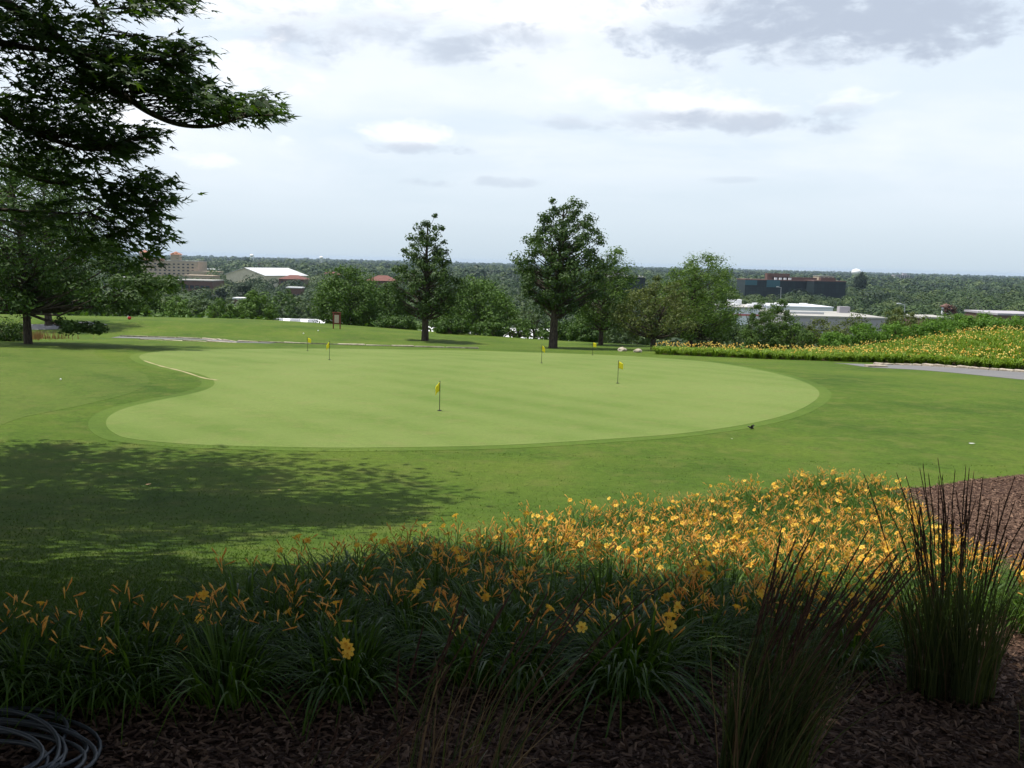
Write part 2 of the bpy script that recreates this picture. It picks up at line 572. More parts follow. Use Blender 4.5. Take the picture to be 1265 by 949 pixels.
# ------------------------------------------------------------------ near flower bed: mulch sheet
BACK_TOP = [(-60, 790), (0, 765), (60, 742), (200, 708), (330, 684), (500, 653), (640, 634), (800, 610), (900, 592), (1020, 577), (1090, 580), (1140, 600)]
back_g = np.array([hit(u, v, 0.36 if u < 250 else (.40 if u < 550 else .40))[:2] for u, v in BACK_TOP])
FRONT = [(-60, 876), (0, 876), (150, 878), (300, 884), (450, 880), (600, 868), (760, 862), (850, 850), (900, 835), (980, 835), (1060, 830), (1130, 800), (1200, 780), (1265, 760)]
front_g = np.array([hit(u, v)[:2] for u, v in FRONT])
right_g = np.array([hit(u, v, .4)[:2] for u, v in [(1135, 607), (1150, 640), (1215, 668), (1262, 700), (1330, 730)]])
lily_poly = np.concatenate([back_g[:-1], right_g, front_g[::-1]])
mul_edge = np.array([hit(u, v)[:2] for u, v in [(1142, 603), (1200, 594), (1265, 587), (1330, 582)]])
mulch_poly = np.concatenate([[(-3.6, 1.0), (-3.4, 5.0)], back_g[1:-2] + [0.05, 0.1], mul_edge, [(9.5, 11.5), (10, 1.0)]])
drape('mulch_bed', mulch_poly, M_mulch, 0.012, 0.35)

# bark chips
def chips():
    g = Geo(); V = []; T = []
    def scatter(x0, x1, y0, y1, n):
        x = rng.uniform(x0, x1, n); y = rng.uniform(y0, y1, n)
        k = inside(x, y, mulch_poly) & (np.abs(x) < 0.62 * y + 0.6)
        return x[k], y[k]
    xs, ys = zip(*[scatter(-2.6, 3.4, 2.3, 4.6, 26000), scatter(1.5, 4.5, 4.0, 7.0, 5000), scatter(4.2, 9.5, 6, 14.5, 26000), scatter(4.5, 12, 12, 19, 22000)])
    x = np.concatenate(xs); y = np.concatenate(ys); n = len(x)
    z = terrain(x, y) + 0.012 + rng.uniform(0.004, 0.022, n)
    L = rng.uniform(.008, .028, n) * (1 + 0.5 * (y > 6)); Wd = rng.uniform(.003, .008, n) * (1 + 0.5 * (y > 6))
    a = rng.uniform(0, 2 * np.pi, n); tl = rng.normal(0, .28, n)
    d = np.stack([np.cos(a) * np.cos(tl), np.sin(a) * np.cos(tl), np.sin(tl)], 1)
    e = np.stack([-np.sin(a), np.cos(a), rng.normal(0, .35, n)], 1)
    up = np.cross(d, e)
    c = np.stack([x, y, z], 1)
    P = []
    for sx, sy, sz in ((-1, -1, 0), (1, -1, 0), (1, 1, 0), (-1, 1, 0), (-.8, 0, 1), (.8, 0, 1)):
        P.append(c + d * (L * sx)[:, None] + e * (Wd * sy)[:, None] + up * (0.004 * sz))
    V = np.stack(P, 1).reshape(-1, 3)
    b = (np.arange(n) * 6)[:, None]
    F = np.concatenate([b + np.array([[0, 1, 5, 4]]), b + np.array([[2, 3, 4, 5]])])
    t = np.clip(rng.normal(.35, .25, n), 0, 1)
    g.add(V, F, np.tile(t, 2))
    o = g.build('bark_chips', M_chip)
    setp(o, 'brown shredded bark mulch chips covering the bed', 'mulch', kind='stuff')


chips()

# ------------------------------------------------------------------ daylilies
def blade(g, base, az, L, arch, width, tint, seg=6, drop=0.75, wmat=0):
    t = np.linspace(0, 1, seg + 1)
    out = L * (arch * (0.25 * t + 0.75 * t ** 1.7))
    up = L * (np.sin(np.minimum(t * 1.15, 1.6)) * 1.0 - drop * arch * t ** 2.6)
    c = np.array([math.cos(az), math.sin(az), 0.0]); s = np.array([-c[1], c[0], 0])
    P = base + out[:, None] * c + np.stack([0 * up, 0 * up, up], 1)
    w = width * np.array([.7 + .5 * a if a < .5 else 1.0 * (1 - ((a - .5) / .5) ** 1.8) + .02 for a in t])
    Lf = P - s * w[:, None] / 2; Rt = P + s * w[:, None] / 2
    # shallow V section
    Ct = P - np.array([0, 0, 1]) * (w * .22)[:, None]
    V = np.stack([Lf, Ct, Rt], 1).reshape(-1, 3)
    F = []
    for i in range(seg):
        a = i * 3
        F += [(a, a + 1, a + 4, a + 3), (a + 1, a + 2, a + 5, a + 4)]
    g.add(V, F, tint, wmat)


def trumpet_geo(g, p, d, L, r, tint):
    pts = [p + d * L * t for t in (0, .45, .8, 1)]
    g.tube(pts, [r * .3, r * .42, r * .95, r * .6], 5, tint)
    # ragged tip
    e = np.cross(d, [0.3, .2, 1.0]); e /= np.linalg.norm(e); f = np.cross(d, e)
    for k in range(3):
        a = k * 2.1 + tint * 5
        q = math.cos(a) * e + math.sin(a) * f
        b = pts[-1] + q * r * .4
        g.add([b - np.cross(d, q) * r * .5, b + np.cross(d, q) * r * .5, b + d * L * .22 + q * r * .9], [(0, 1, 2)], min(1, tint + .15))


def bloom_geo(g, p, d, rad, tint):
    d = d / np.linalg.norm(d)
    e = np.cross(d, [0.2, .3, 1.0]); e /= np.linalg.norm(e); f = np.cross(d, e)
    g.tube([p - d * rad * .8, p], [rad * .07, rad * .2], 5, tint * .5)
    for k in range(6):
        a = k * math.pi / 3
        q = math.cos(a) * e + math.sin(a) * f; s = -math.sin(a) * e + math.cos(a) * f
        wd = rad * (.36 if k % 2 else .27)
        prof = [(0.12, 0, .35), (.5, .28, .95), (.85, .34, .9), (1.02, .18, .15)]
        V = []
        for (rr, hh, ww) in prof:
            c = p + q * rad * rr + d * rad * hh
            V += [c - s * wd * ww + d * rad * .04, c - d * rad * .03, c + s * wd * ww + d * rad * .04]
        F = []
        for i in range(3):
            b = i * 3; F += [(b, b + 1, b + 4, b + 3), (b + 1, b + 2, b + 5, b + 4)]
        g.add(V, F, min(1, tint + (.12 if k % 2 else 0)))
    for k in range(4):
        q = math.cos(k * 1.6) * e + math.sin(k * 1.6) * f
        g.tube([p, p + d * rad * .55 + q * rad * .12], [rad * .02, rad * .03], 3, .2)


def make_clump(nblades, stems, open_frac, spread=1.0, hgt=1.0, fspec=None):
    root = empty('daylily_clump', (0, 0, 0), 'strap leaved daylily clump with orange yellow flowers in the near bed', 'daylily', 'daylily clumps massed in the near bed')
    g = Geo()
    for i in range(nblades):
        a = rng.uniform(0, 2 * math.pi); rr = .13 * math.sqrt(rng.random())
        b = np.array([rr * math.cos(a), rr * math.sin(a), -0.01])
        L = rng.uniform(.25, .47) * hgt
        blade(g, b, a + rng.normal(0, .5), L, np.clip(rng.normal(.72, .25), .15, 1.25) * spread, rng.uniform(.0065, .011), np.clip(rng.normal(.5, .28), 0, 1), drop=rng.uniform(.45, .8))
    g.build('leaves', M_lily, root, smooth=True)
    for i in range(stems):
        a = rng.uniform(0, 2 * math.pi); ln = rng.uniform(.05, .28)
        h = rng.uniform(.26, .38) * hgt
        if fspec: a, ln, h = fspec[i][:3]
        p0 = np.array([.05 * math.cos(a), .05 * math.sin(a), 0]); p2 = np.array([ln * math.cos(a), ln * math.sin(a), h])
        p1 = (p0 + p2) / 2 + np.array([0, 0, .05])
        s = Geo(); s.tube([p0, p1, p2], [.0032, .0028, .0022], 4, .7)
        st = s.build('flower_stem', M_lily, root, smooth=True)
        nb = int(rng.integers(2, 5))
        for b in range(nb):
            q = rng.uniform(0, 2 * math.pi)
            d = np.array([math.cos(q) * .6, math.sin(q) * .6, rng.uniform(.15, 1.1)]); d /= np.linalg.norm(d)
            tip = p2 + d * rng.uniform(.01, .035) + np.array([0, 0, -.02 * b])
            f = Geo()
            if (fspec and b < fspec[i][3]) or (not fspec and rng.random() < open_frac):
                if fspec: d = np.array([rng.uniform(-.3, .3), -1, .35])
                bloom_geo(f, tip + d * .025, d, rng.uniform(.020, .028), rng.uniform(.3, .9))
                f.build('open_bloom', M_bloom, st, smooth=True)
            else:
                trumpet_geo(f, tip, d, rng.uniform(.034, .056), rng.uniform(.0036, .006), rng.uniform(.1, 1))
                f.build('closed_bloom', M_trumpet, st, smooth=True)
            # pedicel
            if b == 0:
                pass
    return root


sparse = [make_clump(190, 2, .0), make_clump(190, 4, .06), make_clump(200, 3, .1)]
medium = [make_clump(150, 4, .08), make_clump(150, 6, .04), make_clump(150, 5, .1), make_clump(150, 7, .06)]
dense = [make_clump(160, 10, .08), make_clump(160, 12, .05), make_clump(150, 10, .1), make_clump(150, 12, .06)]
index_kids()
protos = {'s': sparse, 'm': medium, 'd': dense}
used = set()
LILY = []


def place_clump(kind, x, y, sc=1.0, label=None, group=None, idx=None):
    lst = protos[kind]; p = lst[idx if idx is not None else int(rng.integers(len(lst)))]
    rz = rng.uniform(0, 2 * math.pi)
    z = float(terrain(x, y)) + .01
    if p.name not in used:
        used.add(p.name); p.location = (x, y, z); p.rotation_euler = (0, 0, rz); p.scale = (sc,) * 3; o = p
    else:
        o = copy_thing(p, (x, y, z), rz, sc)
    if label: o['label'] = label; 
    LILY.append((x, y))
    return o


# rows
bb = lily_poly.min(0), lily_poly.max(0)
pts = []
cand = []
ny = 0
yy = bb[0][1]
while yy < bb[1][1] + .5:
    xx = bb[0][0] - .3 + (.22 if ny % 2 else 0)
    st = .33 + .012 * yy
    while xx < bb[1][0]:
        cand.append((xx + rng.uniform(-.1, .1), yy + rng.uniform(-.1, .1))); xx += st
    yy += st * .85; ny += 1
shrunk = lily_poly
for x, y in cand:
    if not inside(np.array([x]), np.array([y]), shrunk)[0]: continue
    if abs(x) > .62 * y + .5: continue
    u, v = to_px((x, y, float(terrain(x, y)) + .45))
    rich = (u - 560) / 420 - (v - 720) / 260      # richer flowering to the right rear
    pts.append((x, y, rich))
pts.sort(key=lambda p: p[1])
for x, y, rich in pts:
    r = rich + rng.normal(0, .25)
    kind = 'd' if r > .6 else ('m' if r > -.75 else 's')
    place_clump(kind, x, y, rng.uniform(.82, 1.12))
for u, v in [(-34, 866), (14, 872), (66, 866), (118, 873), (-10, 832), (44, 828), (98, 834)]:
    q = hit(u, v)
    place_clump('s' if u % 4 else 'm', q[0], q[1], rng.uniform(.85, 1.0))
print('near clumps', len(pts), lily_poly.round(2).tolist())
for row in (sparse, medium, dense):
    for p in row:
        if p.name not in used:
            for ch in KIDS.get(p.name, []):
                for gc in KIDS.get(ch.name, []): bpy.data.objects.remove(gc)
                bpy.data.objects.remove(ch)
            bpy.data.objects.remove(p)
KIDS.clear()

# two special front clumps with open flowers
sp1 = hit(430, 862); sp2 = hit(772, 858)
c1 = make_clump(190, 2, 0, 1.05, 1.0, fspec=[(-1.3, .12, .28, 3), (2.2, .2, .38, 0)])
c1.location = sp1; c1['label'] = 'dark daylily clump with a trio of open yellow flowers at the bed front'; c1['category'] = 'daylily'; c1['group'] = 'daylily clumps at the bed front'
c2 = make_clump(240, 2, 0, 1.25, 1.2, fspec=[(-2.6, .26, .33, 1), (-.4, .16, .33, 1)])
c2.location = sp2; c2['label'] = 'wide arching daylily clump with two open orange flowers, spilling onto the mulch'; c2['group'] = 'daylily clumps at the bed front'

# ------------------------------------------------------------------ reed grasses in the foreground
def reed(loc, n, nplume, h, lean, spread, label, dry=0.2, rad=.16):
    root = empty('feather_reed_grass', loc, label, 'ornamental grass', 'tall reed grasses in the foreground')
    g = Geo()
    def stem_pts(a, rr, L, lx, ly, sg=6):
        t = np.linspace(0, 1, sg + 1)
        b = np.array([rr * math.cos(a), rr * math.sin(a), 0])
        dx = lx + spread * math.cos(a) * rr / rad; dy = ly + spread * math.sin(a) * rr / rad
        hz = np.stack([dx * t ** 1.7, dy * t ** 1.7, 0 * t], 1) * L
        z = L * t * (1 - .12 * (dx * dx + dy * dy) * t)
        cb = rng.normal(0, .05 * L); hz = hz + np.stack([cb * np.sin(t * 2.6) * t, rng.normal(0, .03 * L) * t ** 3, 0 * t], 1)
        return b + hz + np.stack([0 * z, 0 * z, z], 1)
    for i in range(n):
        a = rng.uniform(0, 6.28); rr = rad * math.sqrt(rng.random())
        L = h * rng.uniform(.45, .85)
        P = stem_pts(a, rr, L, lean[0] * rng.uniform(.4, 1.6) + rng.normal(0, .12), lean[1] + rng.normal(0, .14))
        dr = rng.random() < .5
        if dr: P[-2:, 2] -= np.array([.06, .2]) * L; P[-1, :2] += rng.normal(0, .1, 2)
        w = rng.uniform(.0014, .0036) * np.array([.8, 1, 1, .9, .7, .4, .05])
        s = np.array([math.sin(a * 3), math.cos(a * 3), 0])
        V = np.stack([P - s * w[:, None], P + s * w[:, None]], 1).reshape(-1, 3)
        g.add(V, [(2 * k, 2 * k + 1, 2 * k + 3, 2 * k + 2) for k in range(6)], np.clip(rng.normal(.35, .3), 0, 1), 1 if rng.random() < dry else 0)
    g.build('blades', [M_reed, M_tan], root, smooth=True)
    for i in range(nplume):
        a = rng.uniform(0, 6.28); rr = rad * math.sqrt(rng.random())
        L = h * rng.uniform(.72, 1.02)
        P = stem_pts(a, rr, L, lean[0] * rng.uniform(.5, 1.4) + rng.normal(0, .06), lean[1] + rng.normal(0, .1), 9)
        s = Geo()
        s.tube(P, np.linspace(.0022, .0012, len(P)), 3, .3, 1 if rng.random() < dry else 0)
        d = P[-1] - P[-3]; d /= np.linalg.norm(d)
        # spikelets hugging the upper stem
        tt = np.linspace(.70, 1.04, 32)
        for t in tt:
            f = t * (len(P) - 1); k = min(int(f), len(P) - 2)
            c = P[k] + (P[k + 1] - P[k]) * (f - k)
            for q in range(3):
                az = rng.uniform(0, 6.28); o = np.array([math.cos(az), math.sin(az), 0])
                wd = .0036 * math.sin(max(.12, min(1, (1.06 - t) / .34)) * 2.4)
                ln = rng.uniform(.018, .036)
                s.add([c + o * .001, c + o * wd + d * ln * .5 + np.cross(d, o) * .002, c + o * wd * .7 + d * ln, c + o * wd * .3 + d * ln * .5 - np.cross(d, o) * .002],
                      [(0, 1, 2, 3)], rng.random(), 2)
        s.build('seed_head', [M_reed, M_tan, M_plume], root)
    return root


reed(gpt(.86, 2.95), 440, 54, .82, (.24, -.05), .09, 'tall reed grass with purple seed heads leaning right, cut off by the bottom edge', .2, .14)
reed(hit(1172, 862), 480, 56, .93, (-.05, .0), .20, 'upright dark reed grass fanning over the brightest daylilies at the right', .08, .17)
reed(gpt(-.14, 2.75), 60, 22, .74, (.36, .0), .14, 'thin wispy reed grass leaning right at the bottom centre of the mulch', .55, .2)
reed(gpt(-.50, 2.55), 26, 10, .42, (.55, .0), .2, 'few short tan grass stems on the mulch left of the wispy grass', .8, .12)
reed(gpt(2.0, 3.1), 110, 5, .38, (.3, -.1), .4, 'low ragged grass tuft in the dark lower right corner', .5, .2)

# ------------------------------------------------------------------ hose
def hose():
    c = hit(-52, 958)
    root = empty('garden_hose', c, 'dark grey garden hose coiled on the mulch at the lower left corner', 'hose')
    loops = 11; n = loops * 40
    t = np.arange(n) / 40
    k = t / loops
    ph = np.floor(t)
    rA = .36 + .07 * np.sin(t * 1.7 + 1) + .03 * np.sin(t * 5.1)
    rB = .25 + .05 * np.sin(t * 2.3) + .03 * np.cos(t * 4.1)
    x = rA * np.cos(2 * np.pi * t) + .04 * np.sin(t * 1.1); y = rB * np.sin(2 * np.pi * t) + .05 * np.sin(t * .9 + 2)
    z = .014 + .10 * (k * .7) + .018 * np.sin(2 * np.pi * t * .93 + t) + .012
    P = np.stack([x, y, z], 1)
    e = hit(152, 925) - c
    last = P[0]
    tail = np.array([e + [0, 0, .012], e + [-.12, -.035, .012], e + [-.3, -.1, .012], e + [-.5, -.2, .02]])
    g = Geo(); g.tube(P, .0075, 8); g.build('coil', M_hose, root, smooth=True)
    g = Geo(); g.tube(smooth_open(tail, 6), .0075, 8); g.build('loose_end', M_hose, root, smooth=True)
    g = Geo(); d = np.array([.95, .28, 0]); g.tube([e + [0, 0, .012] - d * .012, e + [0, 0, .012] + d * .006, e + [0, 0, .012] + d * .007, e + [0, 0, .012] + d * .022], [.010, .010, .008, .008], 10, cap=True)
    g.build('brass_fitting', M_brass, root)


hose()

# ------------------------------------------------------------------ flags on the putting green
def make_flag(u, v, label, face, fold, h=.74):
    p = hit(u, v)
    root = empty('putting_flag', p, label, 'golf flag', 'yellow flags on the putting green')
    g = Geo(); g.tube([(0, 0, -.02), (0, 0, h)], [.009, .008], 8, cap=True); g.tube([(0, 0, h - .01), (0, 0, h + .02)], [.013, .006], 8, cap=True)
    g.build('pole', M_pole, root, smooth=True)
    g = Geo(); g.tube([(0, 0, .015), (0, 0, .024)], [.055, .052], 16, cap=True); g.build('cup', M_cup, root)  # dark disc stands for the shaded hole of the cup
    # drooping cloth
    nu, nv = 9, 7; wd, ht = .19, .22
    V = []
    for i in range(nu):
        s = i / (nu - 1)
        for j in range(nv):
            t = j / (nv - 1)
            out = wd * s * (1 - fold * .45)
            droop = fold * .16 * s ** 1.3
            wv = .03 * fold * math.sin(s * 7 + t * 1.5) * s
            V.append((math.cos(face) * out - math.sin(face) * wv + .01 * math.cos(face), math.sin(face) * out + math.cos(face) * wv, h - .02 - t * ht * (1 - .15 * s) - droop))
    F = [(i * nv + j, (i + 1) * nv + j, (i + 1) * nv + j + 1, i * nv + j + 1) for i in range(nu - 1) for j in range(nv - 1)]
    g.add(V, F) if False else None
    f = Geo(); f.add(V, F); o = f.build('flag_cloth', M_flag, root, smooth=True)
    sm = o.modifiers.new('thick', 'SOLIDIFY'); sm.thickness = .003


make_flag(543, 508, 'nearest yellow flag, drooping on a dark pole at the middle of the green', R(205), .9)
make_flag(763, 474, 'yellow flag on a dark pole at the right part of the green', R(0), .5)
make_flag(669, 449, 'yellow flag on the green in front of the tallest oak', R(10), .8)
make_flag(732, 439, 'small distant yellow flag at the back edge of the green', R(0), .3, .66)
make_flag(407, 445, 'yellow flag before the crest sign, the nearer of the left pair', R(200), .9)
make_flag(380, 434, 'small tilted yellow flag, the farther of the left pair by the kerb', R(0), .4, .66)

# small things on the turf
b = hit(928, 531)
g = Geo()
body = [(-.10, 0, .06), (-.06, 0, .065), (0, 0, .075), (.06, 0, .09), (.09, 0, .11), (.12, 0, .112), (.15, 0, .105)]
g.tube(body, [.008, .03, .042, .032, .022, .02, .002], 8, cap=True)
for s in (-1, 1):
    g.add([(.03, s * .03, .09), (-.05, s * .03, .085), (-.10, s * .10, .17), (-.02, s * .09, .19)], [(0, 1, 2, 3)])
    g.tube([(0, s * .015, .05), (0.01, s * .02, 0)], .004, 4)
o = g.build('bird', M_bird, smooth=True, loc=b); o.rotation_euler[2] = R(150); o.scale = (.62,) * 3
setp(o, 'small dark bird on the lawn just off the green edge', 'bird')


def ball(u, v, r, label, grp=None):
    import bmesh
    bm = bmesh.new(); bmesh.ops.create_icosphere(bm, subdivisions=3, radius=r)
    for i, vv in enumerate(bm.verts):   # shallow dimples
        if i % 3 == 0: vv.co *= .97
    me = bpy.data.meshes.new('golf_ball'); bm.to_mesh(me); bm.free(); me.materials.append(M_ball)
    o = bpy.data.objects.new('golf_ball', me); COL.objects.link(o); p = hit(u, v); o.location = p + np.array([0, 0, r + .01])
    setp(o, label, 'ball', grp)


ball(375, 413, .04, 'white ball marker lying lower on the grassy mound', 'white balls on the mound')
ball(393, 409.5, .04, 'white ball marker higher on the grassy mound', 'white balls on the mound')
ball(75, 470, .025, 'tiny white golf ball on the pale lawn')


def fallen_leaf(u, v, s, label, m=M_dryleaf):
    p = hit(u, v); g = Geo()
    V = [(0, 0, .02), (.5, .3, .06), (.9, .1, .03), (.6, -.3, .08), (-.3, -.35, .02), (-.7, 0, .06), (-.3, .35, .04)]
    g.add(np.array(V) * s + [0, 0, .02], [(0, 1, 2), (0, 2, 3), (0, 3, 4), (0, 4, 5), (0, 5, 6), (0, 6, 1)])
    o = g.build('fallen_leaf', m, loc=p); o.rotation_euler[2] = u
    setp(o, label, 'leaf')


fallen_leaf(1200, 549, .09, 'pale curled leaf on the sunlit lawn at the right', M_whpl)
fallen_leaf(183, 600, .06, 'brown dry leaf on the shaded lawn')
fallen_leaf(345, 607, .05, 'small pale leaf on the shaded lawn beside the sunlit part')
fallen_leaf(904, 543, .03, 'tiny pale leaf near the dark bird', M_whpl)


# ------------------------------------------------------------------ trees
def leaf_quads(g, C, Nn, size, tint, wind=None, narrow=.5, matid=0, droop=0.0):
    n = len(C)
    Nn = Nn / (np.linalg.norm(Nn, axis=1)[:, None] + 1e-9)
    r = rng.normal(size=(n, 3))
    if wind is not None: r = r * .6 + np.asarray(wind)
    d = r - Nn * (r * Nn).sum(1)[:, None]; d /= np.linalg.norm(d, axis=1)[:, None] + 1e-9
    e = np.cross(Nn, d)
    L = (size * rng.uniform(.6, 1.25, n))[:, None]
    V = np.stack([C - d * L * .5, C + e * L * narrow * .5 + Nn * L * .06, C + d * L * .55, C - e * L * narrow * .5 + Nn * L * .06], 1).reshape(-1, 3)
    F = (np.arange(n) * 4)[:, None] + np.arange(4)[None]
    g.add(V, F, tint, matid)


def clump_leaves(g, centers, radii, per, size, wind=None, narrow=.55, flat=.7, matid=0, mid=.5, spread=.22, outc=None):
    C = []; Nn = []; T = []
    for (c, r) in zip(centers, radii):
        k = int(per * rng.uniform(.7, 1.3))
        d = rng.normal(size=(k, 3)); d /= np.linalg.norm(d, axis=1)[:, None]
        rr = r * rng.uniform(.12, 1.3, k) ** .75
        p = c + d * rr[:, None] * np.array([1, 1, flat])
        if wind is not None: p = p + np.asarray(wind) * (rng.random(k) ** 2 * r * .9)[:, None]
        C.append(p)
        o = d * 1.1 + rng.normal(size=(k, 3)) * .42 + np.array([0, 0, .35])
        Nn.append(o)
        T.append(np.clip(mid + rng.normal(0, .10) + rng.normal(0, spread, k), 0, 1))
    leaf_quads(g, np.concatenate(C), np.concatenate(Nn), size, np.concatenate(T), wind, narrow, matid)


def tree(name, loc, H, trunk_h, prof, nclump, cr, per, lsize, lmat, label, cat='tree', group=None, trad=.2, wind=None, lean=(0, 0), stems=1,
         narrow=.55, flat=.75, extra=None, inner=.35, mid=.5, sway=.0, show_limbs=True, squash=1.0):
    """prof: list of (height fraction of the crown, radius in m, x shift)"""
    root = empty(name, loc, label, cat, group)
    pf = np.array([p[0] for p in prof]); pr = np.array([p[1] for p in prof]); px = np.array([p[2] if len(p) > 2 else 0 for p in prof])
    C = []; Rr = []
    # weight heights by radius
    tt = np.linspace(0, 1, 60); w = np.interp(tt, pf, pr) ** 1.4 + .02; cdf = np.cumsum(w) / w.sum()
    for i in range(nclump):
        t = np.interp((i + rng.random()) / nclump, cdf, tt)
        rad = np.interp(t, pf, pr); a = i * 2.39996 + rng.normal(0, .35)
        q = math.sqrt(rng.uniform(inner, 1.0)) if rng.random() < .8 else rng.uniform(0, .6)
        rad2 = rad * q * rng.uniform(.85, 1.1)
        x = rad2 * math.cos(a) + np.interp(t, pf, px) + lean[0] * t; y = rad2 * math.sin(a) * squash + lean[1] * t
        z = trunk_h + (H - trunk_h) * t
        C.append((x, y, z + rng.normal(0, .1))); Rr.append(cr * rng.uniform(.6, 1.35) * (.72 + .28 * min(1, rad / max(pr))))
    if extra:
        for e in extra: C.append(e[:3]); Rr.append(e[3])
    C = np.array(C); Rr = np.array(Rr)
    g = Geo()
    # trunks and limbs
    tops = []
    for s in range(stems):
        a = s * 6.28 / max(1, stems) + .4
        sp = 0 if stems == 1 else .22 * H * rng.uniform(.5, 1)
        top = np.array([math.cos(a) * sp + lean[0] * .8 + np.interp(.7, pf, px), math.sin(a) * sp * .6 + lean[1], H * .93 if stems == 1 else H * .75])
        t = np.linspace(0, 1, 8)
        P = np.stack([top[0] * t ** 1.6 + rng.normal(0, .003 * H, 8) * t, top[1] * t ** 1.6 + rng.normal(0, .003 * H, 8) * t, top[2] * t], 1)
        rr = trad / math.sqrt(stems) * (1 - .85 * t) ; rr[0] *= 1.45
        P[0, 2] -= .25
        P = np.insert(P, 1, P[0] + (P[1] - P[0]) * .22, axis=0); rr = np.insert(rr, 1, trad / math.sqrt(stems) * 1.02)
        g.tube(P, rr, 10, .5); tops.append((P, rr))
    if show_limbs:
        for i, (c, r) in enumerate(zip(C, Rr)):
            if i >= nclump and i % 5: continue
            P, rr = tops[i % stems]
            zt = max(trunk_h * .75, c[2] - .35 * np.hypot(c[0], c[1]) - .3)
            zt = min(zt, P[-1, 2] * .95)
            b = np.array([np.interp(zt, P[:, 2], P[:, k]) for k in (0, 1, 2)]); b[2] = zt
            br = np.interp(zt, P[:, 2], rr) * .42
            m1 = b + (c - b) * .5 + np.array([0, 0, -.06 * np.linalg.norm(c - b)]) + rng.normal(0, .05, 3)
            g.tube([b, m1, c], [br, br * .6, .012], 5, .5)
    g.build('trunk', M_bark, root, smooth=True)
    g = Geo()
    clump_leaves(g, C, Rr, per, lsize, wind, narrow, flat, mid=mid)
    g.build('crown', lmat, root)
    return root


def ground_at(u, Y):
    """ground point on the vertical plane of photo column u, Y metres ahead"""
    z = -5.0
    for _ in range(20):
        # column u at height z
        x = 0
        lo, hi = 0, 949
        for _ in range(40):
            m = (lo + hi) / 2
            p = at_y(u, m, Y)
            if p[2] > z: lo = m
            else: hi = m
        x = p[0]
        z2 = float(terrain(x, Y))
        if abs(z2 - z) < .01: break
        z = z2
    return np.array([x, Y, z])


def top_h(u, v, Y, base):
    return at_y(u, v, Y)[2] - base[2]


# hero oak left
p = hit(525, 421); H = top_h(528, 263, p[1], p)
print('oak1', p, H)
tree('oak_tree', p, H, H * .22, [(0, 1.4, .1), (.12, 2.2, .1), (.3, 2.35, .15), (.5, 1.9, .1), (.7, 1.3, .05), (.85, .85, .1), (1, .2, .2)], 145, .42, 85, .165, M_oak,
     'slender pyramid shaped oak standing alone on the mound left of centre', 'tree', trad=.24, narrow=.6)
p = hit(683, 430); H = top_h(695, 246, p[1], p)
print('oak2', p, H)
tree('oak_tree', p, H, H * .26, [(0, 1.3, .3), (.12, 2.4, .3), (.28, 2.95, .3), (.5, 2.7, .35), (.7, 2.3, .45), (.88, 1.6, .5), (1, .6, .6)], 200, .48, 95, .175, M_oak,
     'tallest oak with dark broad crown right of centre', 'tree', trad=.28, narrow=.6)
# tree right of and behind the oak, wind blown light tips
p = ground_at(742, 66); H = top_h(735, 305, 66, p)
tree('ash_tree', p, H, H * .2, [(0, 1.5), (.3, 2.1, .1), (.6, 1.9, .1), (.8, 1.2, .4), (1, .4, .9)], 90, .6, 110, .19, M_mapfar,
     'light tipped tree close behind the right side of the tallest oak', 'tree', trad=.18, wind=(.9, 0, .25), narrow=.42)
p = hit(806, 433); H = top_h(800, 345, p[1], p)
tree('crabapple_tree', p, H, H * .22, [(0, 1.4, -.2), (.2, 2.6, -.1), (.5, 2.6, 0), (.8, 1.7, .1), (1, .5, .1)], 85, .5, 110, .16, M_olive,
     'low spreading crooked trunk tree at the left end of the far flower bed', 'tree', trad=.26, stems=3, narrow=.5)
p = ground_at(852, 72); H = top_h(852, 314, 72, p)
tree('maple_tree', p, H, H * .16, [(0, 2.6, .2), (.25, 3.7, .1), (.5, 3.3, .0), (.72, 2.5, .3), (.9, 1.6, .6), (1, .5, .8)], 170, .66, 120, .2, M_windy,
     'windswept bright tree rising behind the crooked trunk tree', 'tree', trad=.2, wind=(1.0, 0, .35), narrow=.36)
# mid-left silver maple
p = hit(35, 425); H = top_h(30, 165, p[1], p)
print('maple left', p, H)
s = p[1] / 1165
def rel(u, v, dy=0.0):
    return at_y(u, v, p[1] + dy) - p
ex = []
for (u, v, ru, n) in [(150, 350, 22, 6), (185, 352, 16, 5), (205, 350, 9, 3), (140, 325, 20, 5), (165, 335, 14, 3), (155, 372, 14, 4), (120, 368, 18, 4), (175, 362, 12, 3),
                      (85, 403, 10, 3), (100, 405, 10, 3), (118, 405, 8, 2), (68, 395, 7, 1), (110, 300, 20, 4), (130, 300, 12, 3), (10, 360, 30, 6), (60, 350, 30, 6), (90, 345, 25, 5), (20, 330, 30, 5)]:
    for k in range(int(n * 1.7)):
        q = rel(u + rng.normal(0, ru * .45), v + rng.normal(0, ru * .28), rng.normal(0, 1.5))
        ex.append((q[0], q[1], q[2], .5 if v < 380 else .3))
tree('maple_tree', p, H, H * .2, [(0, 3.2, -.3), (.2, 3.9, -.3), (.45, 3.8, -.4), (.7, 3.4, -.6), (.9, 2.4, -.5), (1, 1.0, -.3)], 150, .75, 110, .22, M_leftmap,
     'large spreading maple whose trunk stands on the lawn at the far left', 'tree', trad=.19, wind=(.8, 0, -.12), narrow=.42, extra=ex)

